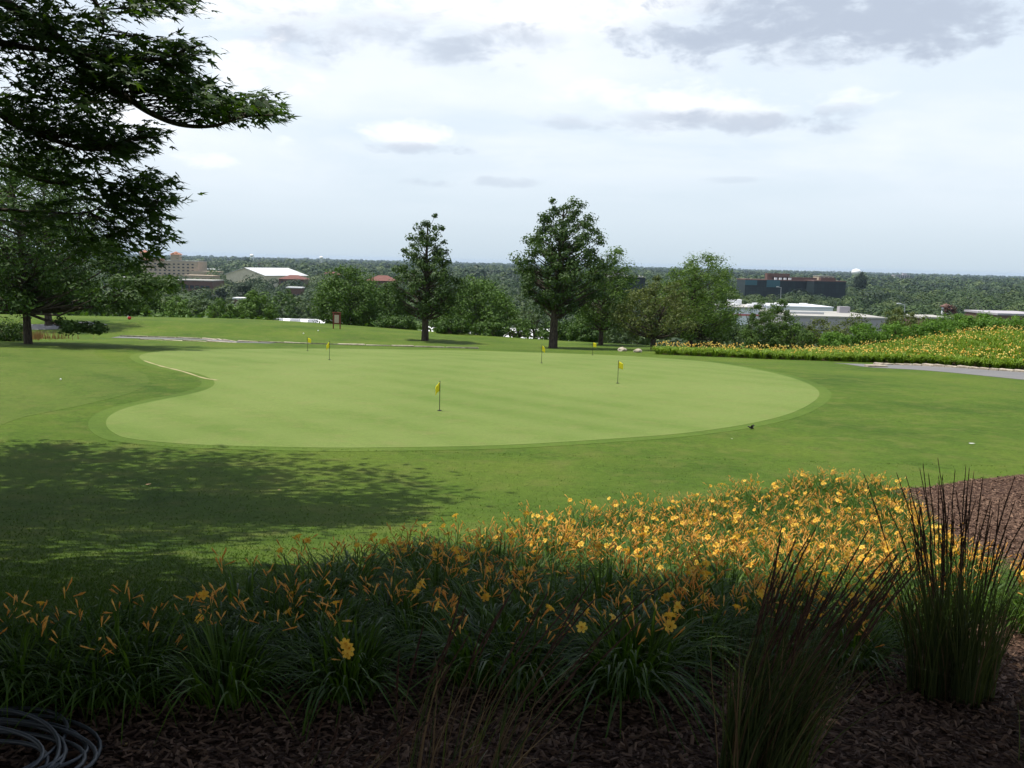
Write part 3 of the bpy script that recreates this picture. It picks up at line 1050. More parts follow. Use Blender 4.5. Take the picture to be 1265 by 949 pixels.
# ------------------------------------------------------------------ near maple with lobed leaves
def lobed_leaf(g, C, D, Nn, size, tint):
    """five lobed leaves; D = direction of the middle lobe"""
    n = len(C)
    Nn = Nn - D * (Nn * D).sum(1)[:, None]; Nn /= np.linalg.norm(Nn, axis=1)[:, None] + 1e-9
    E = np.cross(Nn, D)
    out = [(0, 0), (.06, .0), (.26, .12), (.12, .26), (.34, .66), (.10, .48), (0.07, .66), (0, 1.15), (-.07, .66), (-.10, .48), (-.34, .66), (-.12, .26), (-.26, .12), (-.06, .0)]
    S = (size * rng.uniform(.7, 1.2, n))[:, None]
    V = []
    for (a, b) in out:
        V.append(C + E * S * a + D * S * (b) - Nn * S * (a * a * .5 + b * b * .18))
    V = np.stack(V, 1).reshape(-1, 3)
    k = (np.arange(n) * len(out))[:, None]
    tris = [(0, 1, 3), (1, 2, 3), (0, 3, 5), (3, 4, 5), (0, 5, 6), (0, 6, 8), (6, 7, 8), (0, 8, 9), (0, 9, 11), (9, 10, 11), (0, 11, 13), (11, 12, 13)]
    F = np.concatenate([k + np.array([t]) for t in tris])
    g.add(V, F, np.tile(tint, len(tris)))


def near_maple():
    base = gpt(-10.2, 12.8)
    root = empty('maple_tree', base, 'big near maple reaching over the top left corner with dark pointed leaves', 'tree')
    g = Geo(); b0 = base
    trunk = np.array([[0, 0, -.3], [0.03, 0, .2], [.1, .05, 1.5], [.05, .1, 3], [.15, 0, 5], [0, .1, 7], [.1, 0, 9.6]])
    g.tube(trunk, [.42, .33, .28, .26, .2, .14, .04], 12)
    boughs = []
    def bough(px, th, r0):
        P = [np.array(a) for a in px]
        pts = [at_y(u, v, Y) - b0 for (u, v, Y) in P]
        st = np.array([np.interp(th, trunk[:, 2], trunk[:, k]) for k in (0, 1, 2)])
        pts = smooth_open([st] + pts, 5)
        rr = np.linspace(r0, .006, len(pts)) ** 1.0
        g.tube(pts, rr, 7); boughs.append(pts)
    bough([(-60, 5, 12.4), (47, 30, 12.1), (105, 82, 12.0), (150, 115, 11.9), (185, 139, 11.8), (222, 154, 11.8), (262, 156, 11.7), (300, 145, 11.7), (338, 142, 11.6)], 4.6, .075)
    bough([(-60, 130, 12.8), (30, 160, 12.6), (110, 185, 12.5), (160, 172, 12.4), (195, 170, 12.3)], 4.2, .06)
    bough([(-40, 200, 13.2), (60, 225, 13), (130, 225, 12.9), (200, 240, 12.8)], 3.9, .05)
    bough([(-60, -60, 12.6), (40, -30, 12.4), (120, -15, 12.3), (190, 0, 12.2), (250, 2, 12.2)], 5.8, .06)
    bough([(60, -30, 11.6), (115, 0, 11.6), (128, 30, 11.6), (120, 60, 11.6)], 6.0, .03)
    bough([(-60, 60, 11.6), (40, 60, 11.7), (120, 70, 11.7), (185, 75, 11.6), (230, 62, 11.5), (248, 55, 11.5)], 4.9, .05)
    bough([(-60, 260, 13.5), (40, 262, 13.4), (110, 262, 13.3), (150, 235, 13.2)], 3.4, .04)
    allb = np.concatenate(boughs)
    # sprays: photo column, row, half width, half height, count
    E = [(300, 132, 42, 17, 30), (262, 128, 34, 22, 26), (322, 140, 14, 7, 8), (225, 118, 34, 24, 30), (200, 105, 28, 22, 22), (232, 62, 24, 14, 20), (212, 78, 18, 12, 12),
         (165, 60, 34, 20, 20), (165, 95, 30, 24, 26), (130, 75, 30, 26, 26), (90, 45, 45, 35, 40), (60, 100, 50, 40, 46), (20, 60, 40, 50, 40), (105, 110, 30, 24, 24),
         (185, 4, 34, 8, 14), (222, 10, 24, 9, 10), (165, 14, 14, 6, 5), (150, -20, 60, 16, 20), (182, 164, 18, 8, 12), (160, 180, 20, 12, 14), (120, 160, 30, 20, 26), (125, 190, 32, 18, 26),
         (60, 160, 50, 28, 40), (15, 150, 40, 40, 36), (50, 205, 50, 24, 30), (190, 230, 14, 12, 8), (205, 250, 10, 8, 4), (170, 222, 22, 10, 10), (150, 236, 24, 14, 13), (100, 232, 34, 20, 18), (20, 20, 50, 30, 30),
         (120, 130, 22, 18, 14), (168, 252, 34, 18, 18), (148, 285, 36, 18, 18), (188, 288, 18, 10, 6), (115, 300, 36, 20, 14), (165, 318, 34, 14, 10), (60, 270, 50, 26, 22), (80, -20, 70, 20, 26), (190, 258, 12, 8, 4), (175, 275, 20, 10, 4), (140, 262, 20, 10, 6)]
    lf = Geo(); tw = Geo()
    C = []; D = []; Nn = []; T = []
    for (u, v, ru, rv, n) in E:
        Y0 = 12.0 if v < 150 else 12.7
        for k in range(n):
            q = at_y(u + ru * rng.uniform(-1, 1) * .8, v + rv * rng.uniform(-1, 1) * .8, Y0 + rng.normal(0, .45 if ru > 25 else .25)) - b0
            d2 = np.linalg.norm((allb - q + np.array([.25, 0, 0])) * [1, 1, 2.2], axis=1); j = int(d2.argmin())
            a = allb[j]
            m = (a + q) / 2 + rng.normal(0, .03, 3) + np.array([0, 0, .03])
            g.tube([a, m, q], [.007, .005, .003], 4)
            nl = int(rng.integers(7, 13)); base_t = np.clip(rng.normal(.4, .2), 0, 1)
            for _ in range(nl):
                o = rng.normal(size=3) * np.array([.12, .10, .055])
                C.append(q + o)
                d = np.array([.9, rng.normal(0, .45), rng.normal(-.12, .38)]); D.append(d / np.linalg.norm(d))
                Nn.append(np.array([rng.normal(0, .5), rng.normal(-.3, .5), 1.0 * (1 if rng.random() < .8 else -1)])); T.append(np.clip(base_t + rng.normal(0, .15), 0, 1))
    # rest of the crown: above and left of the picture
    C2 = []; n2 = 0; vis = len(C)
    for i in range(640):
        t = rng.random(); a = rng.uniform(0, 6.28)
        rad = np.interp(t, [0, .2, .5, .8, 1], [3.2, 5.2, 5.8, 4.8, 2.0]) * math.sqrt(rng.uniform(.1, 1))
        q = np.array([rad * math.cos(a) + .4, rad * math.sin(a) * .95 + .6, 3.6 + 8.4 * t])
        w = q + b0
        if w[0] / w[1] > -.60 and w[2] / w[1] < .33: continue
        if w[1] > 17.6: continue
        C2.append(q)
        j = int(np.linalg.norm(allb - q, axis=1).argmin())
        zt = max(2.6, q[2] - .6 * rad)
        st = np.array([0.08, .05, min(zt, 9)])
        if n2 % 3 == 0: g.tube([st, (st + q) / 2 + rng.normal(0, .1, 3), q], [.05, .03, .01], 5)
        n2 += 1
        for _ in range(36):
            o = rng.normal(size=3) * np.array([.38, .38, .24])
            C.append(q + o); d = np.array([.8, rng.normal(0, .6), rng.normal(-.1, .4)]); D.append(d / np.linalg.norm(d))
            Nn.append(np.array([rng.normal(0, .5), rng.normal(0, .5), 1.0])); T.append(rng.random())
    n = len(C); sz = np.where(np.arange(n) < vis, .15, .24)
    lobed_leaf(lf, np.array(C), np.array(D), np.array(Nn), sz, np.array(T))
    g.build('trunk', M_bark, root, smooth=True)
    lf.build('crown', M_maple, root)


near_maple()

# ------------------------------------------------------------------ shade trees beside and behind the camera
def shade_tree(x, y, H, th, rad, n, label, crown_min_slope=.36):
    base = gpt(x, y)
    root = empty('shade_maple', base, label, 'tree', 'shade trees over the bed')
    g = Geo(); g.tube([(0, 0, -.3), (0, 0, .3), (.1, 0, th), (0, .1, H * .9)], [.5, .36, .3, .06], 12)
    C = []; Rr = []
    for i in range(n):
        t = rng.random(); a = rng.uniform(0, 6.28)
        r = rad * np.interp(t, [0, .3, .7, 1], [.8, 1, .85, .3]) * math.sqrt(rng.random())
        q = np.array([r * math.cos(a), r * math.sin(a), th + (H - th) * t]); w = q + base
        if w[1] > 0 and w[2] < crown_min_slope * w[1] + 1.1 and abs(w[0]) < .75 * w[1] + 1.5: continue
        C.append(q); Rr.append(.9)
        if i % 4 == 0:
            st = np.array([.05, .03, max(th * .8, q[2] - r * .6)]); g.tube([st, (st + q) / 2 + [0, 0, .2], q], [.07, .04, .015], 5)
    g.build('trunk', M_bark, root, smooth=True)
    f = Geo(); clump_leaves(f, C, Rr, 60, .34, narrow=.7); f.build('crown', M_maple, root)


shade_tree(-4.6, .35, 11, 3.6, 6.4, 620, 'broad shade maple just left of the viewpoint')
shade_tree(2.4, -1.5, 11, 3.4, 6.3, 720, 'shade maple behind the viewpoint to the right')
shade_tree(-9.5, 5.5, 10, 3.4, 4.4, 280, 'shade maple far to the left of the viewpoint')
shade_tree(-5.9, 5.4, 12, 4.6, 3.0, 150, 'tall shade maple standing out of view over the left of the bed')

# ------------------------------------------------------------------ trees and shrubs along the brow of the hill
brow = []
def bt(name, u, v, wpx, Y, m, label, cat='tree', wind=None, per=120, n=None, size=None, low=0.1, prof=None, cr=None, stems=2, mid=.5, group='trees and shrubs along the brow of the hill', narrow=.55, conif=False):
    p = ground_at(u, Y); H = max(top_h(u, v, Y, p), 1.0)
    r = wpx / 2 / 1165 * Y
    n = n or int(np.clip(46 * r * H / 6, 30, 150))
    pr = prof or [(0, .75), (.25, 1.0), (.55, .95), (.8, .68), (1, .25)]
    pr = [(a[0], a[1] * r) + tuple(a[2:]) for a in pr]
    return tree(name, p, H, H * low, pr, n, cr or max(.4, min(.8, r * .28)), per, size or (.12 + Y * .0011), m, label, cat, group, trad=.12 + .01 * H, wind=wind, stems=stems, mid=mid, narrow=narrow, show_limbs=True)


bt('maple_tree', 430, 331, 84, 88, M_bush, 'dense round maple directly behind the wooden sign')
bt('maple_tree', 480, 352, 60, 92, M_bush, 'lower dark green tree between the round maple and the left oak', mid=.35)
bt('maple_tree', 592, 344, 92, 80, M_bush, 'broad round maple between the two oaks', mid=.6)
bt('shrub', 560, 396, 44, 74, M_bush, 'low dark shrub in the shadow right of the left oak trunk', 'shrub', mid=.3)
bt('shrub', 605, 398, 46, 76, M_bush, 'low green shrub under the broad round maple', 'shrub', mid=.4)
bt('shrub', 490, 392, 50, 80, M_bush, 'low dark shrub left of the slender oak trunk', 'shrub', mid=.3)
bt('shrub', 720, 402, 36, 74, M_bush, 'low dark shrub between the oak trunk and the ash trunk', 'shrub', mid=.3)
bt('maple_tree', 555, 372, 50, 84, M_bush, 'small dark tree right behind the left oak', mid=.4)
bt('shrub', 660, 372, 50, 80, M_grey, 'airy grey green shrub just left of the tallest oak trunk', 'shrub', per=45)
bt('shrub', 640, 395, 40, 76, M_bush, 'low thin shrub before the white roof between oak and round maple', 'shrub', per=40)
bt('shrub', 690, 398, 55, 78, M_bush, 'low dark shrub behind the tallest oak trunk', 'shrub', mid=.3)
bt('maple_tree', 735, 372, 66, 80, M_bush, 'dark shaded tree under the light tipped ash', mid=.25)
bt('shrub', 775, 392, 60, 76, M_grey, 'blue green shrub left of the crooked trunk tree', 'shrub')
bt('maple_tree', 880, 378, 70, 86, M_grey, 'soft grey green tree right of the windswept tree')
bt('conifer', 901, 389, 20, 120, M_conif, 'small dark conifer before the white warehouse', 'conifer', low=.02, prof=[(0, 1), (.5, .6), (1, .05)], stems=1)
bt('shrub', 915, 405, 50, 84, M_grey, 'grey green shrub below the small dark conifer', 'shrub')
bt('poplar_tree', 932, 372, 36, 78, M_mapfar, 'windblown leafy tree, left one of the pair before the warehouse', wind=(1, 0, .5), narrow=.36)
bt('poplar_tree', 958, 368, 38, 80, M_mapfar, 'windblown leafy tree, right one of the pair before the warehouse', wind=(1, 0, .5), narrow=.36)
bt('shrub', 975, 398, 60, 78, M_mapfar, 'mid green shrub at the foot of the windblown pair', 'shrub')
bt('shrub', 1012, 396, 60, 80, M_olive, 'loose olive shrub behind the far flower bed, left of the bright ones', 'shrub', per=60, wind=(.8, 0, .3))
bt('shrub', 1050, 392, 60, 86, M_olive, 'loose olive shrub with upright twigs behind the bright shrubs', 'shrub', per=50, wind=(.8, 0, .3))
bt('crabapple_tree', 1105, 378, 50, 82, M_olive, 'airy olive tree standing above the bright shrubs', per=55)
bt('crabapple_tree', 1130, 386, 36, 80, M_olive, 'small airy olive tree beside the lamp post', per=55)
for i, (u, v, w, Y, t) in enumerate([(1030, 411, 34, 62, 'bright green shrub, first from the left behind the far flower bed'), (1066, 402, 46, 62, 'bright green rounded shrub, second from the left behind the far bed'),
                                  (1105, 402, 46, 61, 'bright green rounded shrub, third from the left behind the far bed'), (1150, 403, 40, 60, 'bright green shrub, fourth from the left behind the far bed'),
                                  (1180, 390, 40, 62, 'tall dark green centred shrub behind the far flower bed'), (1215, 388, 34, 62, 'bright shrub beside the brick building at the right'),
                                  (1232, 404, 50, 59, 'low green hedge shrub at the top of the bank'), (1262, 399, 40, 57, 'low green hedge shrub at the right edge atop the bank'), (1195, 412, 40, 60, 'low green shrub on the bank below the tall one')]):
    bt('shrub', u, v, w, Y, M_bright, t, 'shrub', per=150, size=.13, low=.02, stems=3, group='shrubs behind the far flower bed')
# left brow
for (u, v, w, Y, m, t, md) in [(316, 360, 52, 95, M_bush, 'light green round tree left of the white roof at the brow', .8), (275, 372, 46, 92, M_bush, 'mid green shrub left of the light round tree', .6),
                           (250, 366, 46, 96, M_grey, 'grey green shrub on the left brow', .5), (222, 368, 40, 94, M_bush, 'yellow green shrub behind the left mound', .9),
                           (352, 358, 46, 104, M_bush, 'taller mid green tree behind the white roof end', .5), (382, 368, 36, 100, M_grey, 'pale small tree left of the round maple', .6),
                           (190, 352, 50, 98, M_bush, 'green tree behind the low bough of the spreading maple', .6), (150, 360, 60, 96, M_bush, 'shaded tree behind the hanging red feeder', .3),
                           (100, 340, 60, 92, M_mapfar, 'light green tree seen behind the spreading maple trunk', .7), (50, 350, 60, 90, M_mapfar, 'green tree behind the far left trunk', .5), (5, 360, 50, 88, M_bush, 'green tree at the far left edge behind the dry grass', .6)]:
    bt('maple_tree' if w > 44 else 'shrub', u, v, w, Y if u not in (352, 382) else 262, m, t, 'tree' if w > 44 else 'shrub', mid=md)

# dark tree trunk glimpsed behind the spreading maple comes with its crown
p = hit(60, 402); 
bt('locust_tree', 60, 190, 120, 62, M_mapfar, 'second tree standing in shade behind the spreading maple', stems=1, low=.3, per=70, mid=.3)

# dry rust coloured grass and dark shrub by the path at far left
def tuft_patch(name, x0, x1, y0, y1, n, h, m, label, cat, tint=.5):
    g = Geo(); x = (x0 + x1) / 2 + (x1 - x0) * rng.normal(0, .28, n); y = rng.uniform(y0, y1, n); z = terrain(x, y)
    a = rng.uniform(0, 6.28, n); L = h * rng.uniform(.5, 1.1, n); w = .02
    b = np.stack([x, y, z], 1); s = np.stack([np.cos(a), np.sin(a), 0 * a], 1) * w
    tip = b + np.stack([rng.normal(0, .15, n) * h, rng.normal(0, .15, n) * h, L], 1)
    V = np.stack([b - s, b + s, tip], 1).reshape(-1, 3)
    g.add(V, (np.arange(n) * 3)[:, None] + np.arange(3)[None], np.clip(rng.normal(tint, .25, n), 0, 1))
    o = g.build(name, m); setp(o, label, cat, kind='stuff')


M_rustgrass = leaf_mat('rusty_grass_blades', (.16, .08, .03), (.34, .2, .09), .2, tcol=(1, 1, .7))
tuft_patch('rusty_grass', -33, -27, 49, 54, 9000, .5, M_rustgrass, 'rust coloured tall grass by the path at the far left', 'grass')
bt('shrub', 10, 412, 46, 47, M_bush, 'dark low shrub before the rusty grass at the far left', 'shrub', per=120, size=.12, low=.02, stems=3, mid=.2)

# ------------------------------------------------------------------ cart path, kerbs
def ribbon(P, w0, w1):
    P = smooth_open(P, 8); d = np.gradient(P, axis=0); n = np.stack([-d[:, 1], d[:, 0]], 1); n /= np.linalg.norm(n, axis=1)[:, None]
    return np.concatenate([P + n * w0, (P + n * w1)[::-1]]), P, n


def stone_run(name, P, w, h, label, cat, seglen=1.0, group=None):
    """a kerb built of separate stone blocks in one thing"""
    P = smooth_open(P, 10); L = np.concatenate([[0], np.cumsum(np.linalg.norm(np.diff(P, axis=0), axis=1))])
    root = None; k = 0; s = 0
    root = empty(name, gpt(*P[0]), label, cat, group)
    o0 = np.array(root.location)
    while s < L[-1] - .2 and k < 100:
        ln = seglen * rng.uniform(.8, 1.2); m = s + ln / 2
        x = np.interp(m, L, P[:, 0]); y = np.interp(m, L, P[:, 1]); x2 = np.interp(m + .2, L, P[:, 0]); y2 = np.interp(m + .2, L, P[:, 1])
        a = math.atan2(y2 - y, x2 - x)
        g = Geo(); z = float(terrain(x, y)); hh = h * rng.uniform(.85, 1.15)
        hx, hy = ln / 2 - .02, w / 2
        V = []
        for zz, kx in ((-.1, 1), (hh * .7, 1), (hh, .93)):
            for sx, sy in ((-1, -1), (1, -1), (1, 1), (-1, 1)):
                px, py = sx * hx * kx + rng.normal(0, .01), sy * hy * kx + rng.normal(0, .01)
                V.append((x + px * math.cos(a) - py * math.sin(a), y + px * math.sin(a) + py * math.cos(a), z + zz + rng.normal(0, .008)))
        F = [(8, 9, 10, 11)]
        for l in (0, 4):
            for j in range(4): F.append((l + j, l + (j + 1) % 4, l + 4 + (j + 1) % 4, l + 4 + j))
        g.add(np.array(V) - o0, F); g.build('kerb_stone', M_stone, root)
        s += ln; k += 1
    return root


kp = [hit(u, v)[:2] for u, v in [(148, 415.5), (200, 417), (260, 419.5), (290, 422), (340, 423.5), (420, 426), (500, 428.3), (590, 431)]]
stone_run('stone_kerb', kp, .16, .06, 'pale limestone kerb running along the foot of the grassy mound', 'kerb', 1.6)
rp = [np.array(q) + [0, -.9] for q in kp]
poly, _, _ = ribbon(rp[:5], .62, -.35)
drape('cart_path', poly, M_asph, .012, .5)
kp2 = [hit(u, v)[:2] for u, v in [(172, 419.5), (220, 421), (262, 422.5), (292, 423.6)]]
stone_run('stone_kerb', kp2, .12, .04, 'thin near kerb of the cart path at the foot of the mound', 'kerb', 1.8)
# path glimpsed behind the left trunk
lp = [hit(u, v)[:2] for u, v in [(20, 404), (60, 404), (95, 402), (120, 399)]]
poly, _, _ = ribbon(lp, 1.1, -1.1)
drape('cart_path', poly, M_asph, .012, .6)
# right cart path
top_e = [hit(u, v)[:2] for u, v in [(1030, 449), (1080, 450.5), (1130, 452), (1180, 454.5), (1230, 458), (1290, 462)]]
bot_e = [hit(u, v)[:2] for u, v in [(1045, 450), (1075, 454), (1130, 457), (1180, 461), (1230, 466), (1290, 472)]]
drape('cart_path', np.concatenate([smooth_open(top_e, 6), smooth_open(bot_e, 6)[::-1]]), M_asph, .014, .4)
stone_run('stone_kerb', [np.array(q) + [.0, .12] for q in top_e[1:]], .24, .09, 'rough pale stone edging under the far flower bed beside the cart path', 'kerb', .55)
g = Geo(); q = hit(1082, 453.5); g.box((0, 0, .04), (.9, .5, .09)); g.box((0, 0, .087), (.8, .42, .01)); o = g.build('drain_box', M_stone, loc=q)
setp(o, 'low flat concrete drain cover at the end of the right cart path', 'drain cover')

# ------------------------------------------------------------------ far flower bed
far_front = [hit(u, v)[:2] for u, v in [(812, 438), (870, 440.5), (940, 443.5), (1010, 446), (1070, 448), (1130, 449.5), (1180, 452.5), (1230, 456), (1290, 460)]]
far_front = smooth_open([np.array(q) + [0, .45] for q in far_front], 8)
far_back = [np.array(at) for at in ((8.2, 53.5), (12, 54), (16, 54.5), (20, 55.5), (24, 57), (30, 57), (38, 55))]
far_back = smooth_open(far_back, 6)
far_poly = np.concatenate([far_front, far_back[::-1]])
drape('flower_bank_soil', far_poly, M_mulch, .01, .6)


def far_clump(h, nb, nf, name='daylily_mound'):
    root = empty(name, (0, 0, 0), 'low mounded daylily clump edging the far sunny flower bed', 'daylily', 'daylily clumps edging the far bed')
    g = Geo()
    for i in range(nb):
        a = rng.uniform(0, 6.28); rr = .16 * math.sqrt(rng.random())
        blade(g, np.array([rr * math.cos(a), rr * math.sin(a), 0]), a + rng.normal(0, .5), h * rng.uniform(.75, 1.15), rng.uniform(.4, .95), .035, np.clip(rng.normal(.55, .25), 0, 1), seg=4, drop=.6)
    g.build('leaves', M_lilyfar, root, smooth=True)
    g = Geo()
    flowers_into(g, np.zeros(3), nf, h)
    g.build('flowers', M_bankfl, root)
    return root


def flowers_into(g, c, nf, h):
    for i in range(nf):
        a = rng.uniform(0, 6.28); rr = .35 * math.sqrt(rng.random())
        p = np.asarray(c) + np.array([rr * math.cos(a), rr * math.sin(a), h * rng.uniform(.85, 1.15)])
        s = rng.uniform(.025, .045); t = rng.random()
        n = rng.normal(size=3); n /= np.linalg.norm(n); e = np.cross(n, [0, .3, 1]); e /= np.linalg.norm(e); f = np.cross(n, e)
        V = [p - n * s * .8] + [p + (math.cos(k * 1.2566) * e + math.sin(k * 1.2566) * f) * s for k in range(5)]
        g.add(V, [(0, k + 1, (k + 1) % 5 + 1) for k in range(5)], t)


fc = [far_clump(.55, 90, 9), far_clump(.6, 95, 5), far_clump(.5, 85, 12), far_clump(.58, 100, 7)]
index_kids()
fi = 0
L = np.concatenate([[0], np.cumsum(np.linalg.norm(np.diff(far_front, axis=0), axis=1))])
ends = []
for row in range(2):
    s = .2
    while s < L[-1]:
        x = np.interp(s, L, far_front[:, 0]) + rng.normal(0, .06); y = np.interp(s, L, far_front[:, 1]) + row * .55 + rng.normal(0, .05)
        pr = fc[fi % 4]
        loc = gpt(x, y)
        sc = rng.uniform(.75, 1.25)
        if fi < 4: pr.location = loc; pr.scale = (sc,) * 3
        else: copy_thing(pr, loc, rng.uniform(0, 6.28), sc)
        fi += 1; s += .6 * rng.uniform(.85, 1.15)
print('far clumps', fi)
# the mass of the bank behind those rows
g = Geo(); gl = Geo()
x0, y0 = far_poly.min(0); x1, y1 = far_poly.max(0)
cnt = 0
yy = y0
while yy < y1:
    xx = x0
    while xx < min(x1, .62 * yy + 2):
        x = xx + rng.uniform(-.2, .2); y = yy + rng.uniform(-.2, .2)
        if inside(np.array([x]), np.array([y]), far_poly)[0]:
            dd = np.min(np.hypot(far_front[:, 0] - x, far_front[:, 1] - y))
            if dd > .8:
                c = gpt(x, y); h = rng.uniform(.45, .62)
                for i in range(34):
                    a = rng.uniform(0, 6.28); rr = .3 * math.sqrt(rng.random())
                    blade(g, c + np.array([rr * math.cos(a), rr * math.sin(a), 0]), a, h * rng.uniform(.7, 1.15), rng.uniform(.2, .8), .05, np.clip(rng.normal(.6, .25), 0, 1), seg=3, drop=.6)
                flowers_into(gl, c, int(rng.integers(0, 4) + 4 * max(0, math.sin(x * .9 + 2 * math.sin(y * .7)))), h); cnt += 1
        xx += .62
    yy += .58
print('bank clumps', cnt)
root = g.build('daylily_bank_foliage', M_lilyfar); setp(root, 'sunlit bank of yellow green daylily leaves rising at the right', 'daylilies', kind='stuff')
fo = gl.build('bank_flowers', M_bankfl, root)

# ------------------------------------------------------------------ sign on the crest, feeder, rocks
p = hit(416, 406.5)
root = empty('wooden_sign', p, 'narrow reddish framed notice sign standing on the crest of the mound', 'sign', rz=0)
hh = top_h(416, 387, p[1], p); hw = .22 * p[1] / 70
for s in (-1, 1):
    g = Geo(); g.box((s * (hw + .03), 0, hh / 2), (.07, .08, hh)); g.build('post', M_rust, root)
g = Geo(); g.box((0, 0, hh * .64), (hw * 2 - .02, .05, hh * .62)); bd = g.build('board', M_rust, root)
g = Geo(); g.box((0, -.035, hh * .64), (hw * 1.5, .02, hh * .5)); g.build('panel', M_panel, bd)
g = Geo(); g.box((0, 0, hh + .03), (hw * 2 + .2, .12, .06)); g.build('cap_board', M_rust, root)

# red feeder hanging from a twig
pf = at_y(160, 393, 38)
fsc = .42
root = empty('bird_feeder', pf, 'small red feeder hanging below the low bough before the mound', 'bird feeder')
g = Geo(); g.tube([(0, 0, -.18), (0, 0, -.12), (0, 0, .08), (0, 0, .16)], [.05, .14, .17, .06], 12, cap=True); g.build('body', M_redpl, root, smooth=True)
g = Geo(); g.tube([(0, 0, .16), (0, 0, .5), (-.05, 0, .9)], .006, 5); g.build('hanger', M_pole, root)
g = Geo(); g.tube([(.12, 0, .05), (.42, 0, .06)], .014, 6, cap=True); g.build('perch', M_rust, root)
for dx, dz in ((-.14, .2), (-.2, .1)):
    g = Geo(); g.tube([(dx, 0, dz - .04), (dx, 0, dz), (dx, 0, dz + .04)], [.015, .045, .015], 8, cap=True); g.build('white_knob', M_whpl, root, smooth=True)
root.scale = (fsc, fsc, fsc * .9)


def rock(u, v, w, label):
    import bmesh
    bm = bmesh.new(); bmesh.ops.create_icosphere(bm, subdivisions=2, radius=1)
    for vv in bm.verts: vv.co = vv.co * rng.uniform(.8, 1.15)
    for vv in bm.verts: vv.co = Vector((vv.co.x * w, vv.co.y * w * .8, vv.co.z * w * .6))
    me = bpy.data.meshes.new('stone'); bm.to_mesh(me); bm.free(); me.materials.append(M_stone)
    o = bpy.data.objects.new('garden_stone', me); COL.objects.link(o); o.location = hit(u, v) + np.array([0, 0, w * .3]); setp(o, label, 'stone', 'pale stones at the brow')


rock(769, 434, .28, 'pale stone in the grass, left of the two near the crooked tree')
rock(788, 435.5, .26, 'pale stone beside the crooked tree trunk, right of the two')

# ------------------------------------------------------------------ valley buildings
def bld(name, u0, u1, vt, Y, label, depth=20, base=VALLEY, wallm=M_tanwall, roofm=M_greyroof, rz=0.0, parapet=.6, cat='building', hcol=None):
    """root at the middle of the facade; returns root, width, height"""
    a = at_y((u0 + u1) / 2, vt, Y); w = (u1 - u0) / 1165 * Y
    gz = float(terrain(a[0], a[1])); h = a[2] - gz
    root = empty(name, (a[0], a[1], gz), label, cat, rz=rz)
    g = Geo(); g.box((0, depth / 2, h / 2 - 1.5), (w, depth, h + 3)); g.build('wall', wallm, root)
    g = Geo(); g.box((0, depth / 2, h + parapet / 2 - .05), (w + .6, depth + .6, parapet)); g.build('roof', roofm, root)
    return root, w, h


def windows(root, w, h, cols, rows, ww, wh, z0, z1, x0=None, x1=None, y=-.05, m=M_win, name='window'):
    x0 = -w / 2 + w * .05 if x0 is None else x0; x1 = w / 2 - w * .05 if x1 is None else x1
    for r in range(rows):
        for c in range(cols):
            x = x0 + (x1 - x0) * (c + .5) / cols; z = z0 + (z1 - z0) * (r + .5) / rows
            g = Geo(); g.box((x, y, z), (ww, .3, wh)); g.build(name, m, root)


# hotel
r_, w, h = bld('hotel', 174, 244, 322.5, 1000, 'large tan six storey building with orange roof trim on the left skyline', 30, wallm=M_tanwall, roofm=M_greyroof)
windows(r_, w, h, 11, 4, 2.2, 1.3, 6, h - 1.5)
g = Geo(); g.box((-w * .28, -.6, h + 1.2), (w * .4, 2, 2.2)); g.build('roof_trim', M_orange, r_)
for cx, cw, ch in ((-w * .45, 8, 8), (w * .1, 9, 7)):
    g = Geo(); g.box((cx, 4, h + ch / 2), (cw, 8, ch)); t = g.build('roof_tower', M_tanwall, r_)
    g = Geo(); z = h + ch; hwd = cw * .62
    g.add([(cx - hwd, 4 - hwd, z), (cx + hwd, 4 - hwd, z), (cx + hwd, 4 + hwd, z), (cx - hwd, 4 + hwd, z), (cx, 4, z + 3.2)], [(0, 1, 4), (1, 2, 4), (2, 3, 4), (3, 0, 4)])
    g.build('hip_roof', M_orange, t)
g = Geo(); g.box((w * .62, 6, 5), (w * .5, 18, 12)); g.build('low_wing', M_tanwall, r_)
# arena with white roof
Yr = 860; a = at_y(303, 331, Yr); gz = float(terrain(a[0], a[1])); hr = a[2] - gz; w = 76 / 1165 * Yr
root = empty('arena', (a[0], a[1], gz), 'cream gabled hall with a broad white roof on the left', 'building', rz=R(-28))
g = Geo(); e = hr * .62; x = w * .42; d = w * 1.0
g.add([(-x, 0, -2), (x, 0, -2), (x, 0, e), (0, 0, hr), (-x, 0, e), (-x, d, -2), (x, d, -2), (x, d, e), (0, d, hr), (-x, d, e)],
      []) if False else None
V = [(-x, 0, -2), (x, 0, -2), (x, 0, e), (0, 0, hr), (-x, 0, e), (-x, d, -2), (x, d, -2), (x, d, e), (0, d, hr), (-x, d, e)]
g = Geo(); g.add(V, [(0, 1, 2, 3, 4)]); g.add(V, [(6, 5, 9, 8, 7)]); g.add(V, [(1, 6, 7, 2), (5, 0, 4, 9)]); g.build('wall', M_cream, root)
g = Geo(); o2 = 1.2
for s in (-1, 1):
    P = [(s * (x + o2), -o2, e - o2 * (hr - e) / x + .3), (0, -o2, hr + .3), (0, d + o2, hr + .3), (s * (x + o2), d + o2, e - o2 * (hr - e) / x + .3)]
    Q = [(p[0], p[1], p[2] - .25) for p in P]
    g.add(P + Q, [(0, 1, 2, 3), (7, 6, 5, 4), (0, 4, 5, 1), (3, 2, 6, 7), (0, 3, 7, 4)])
g.build('roof', M_greywhite, root)
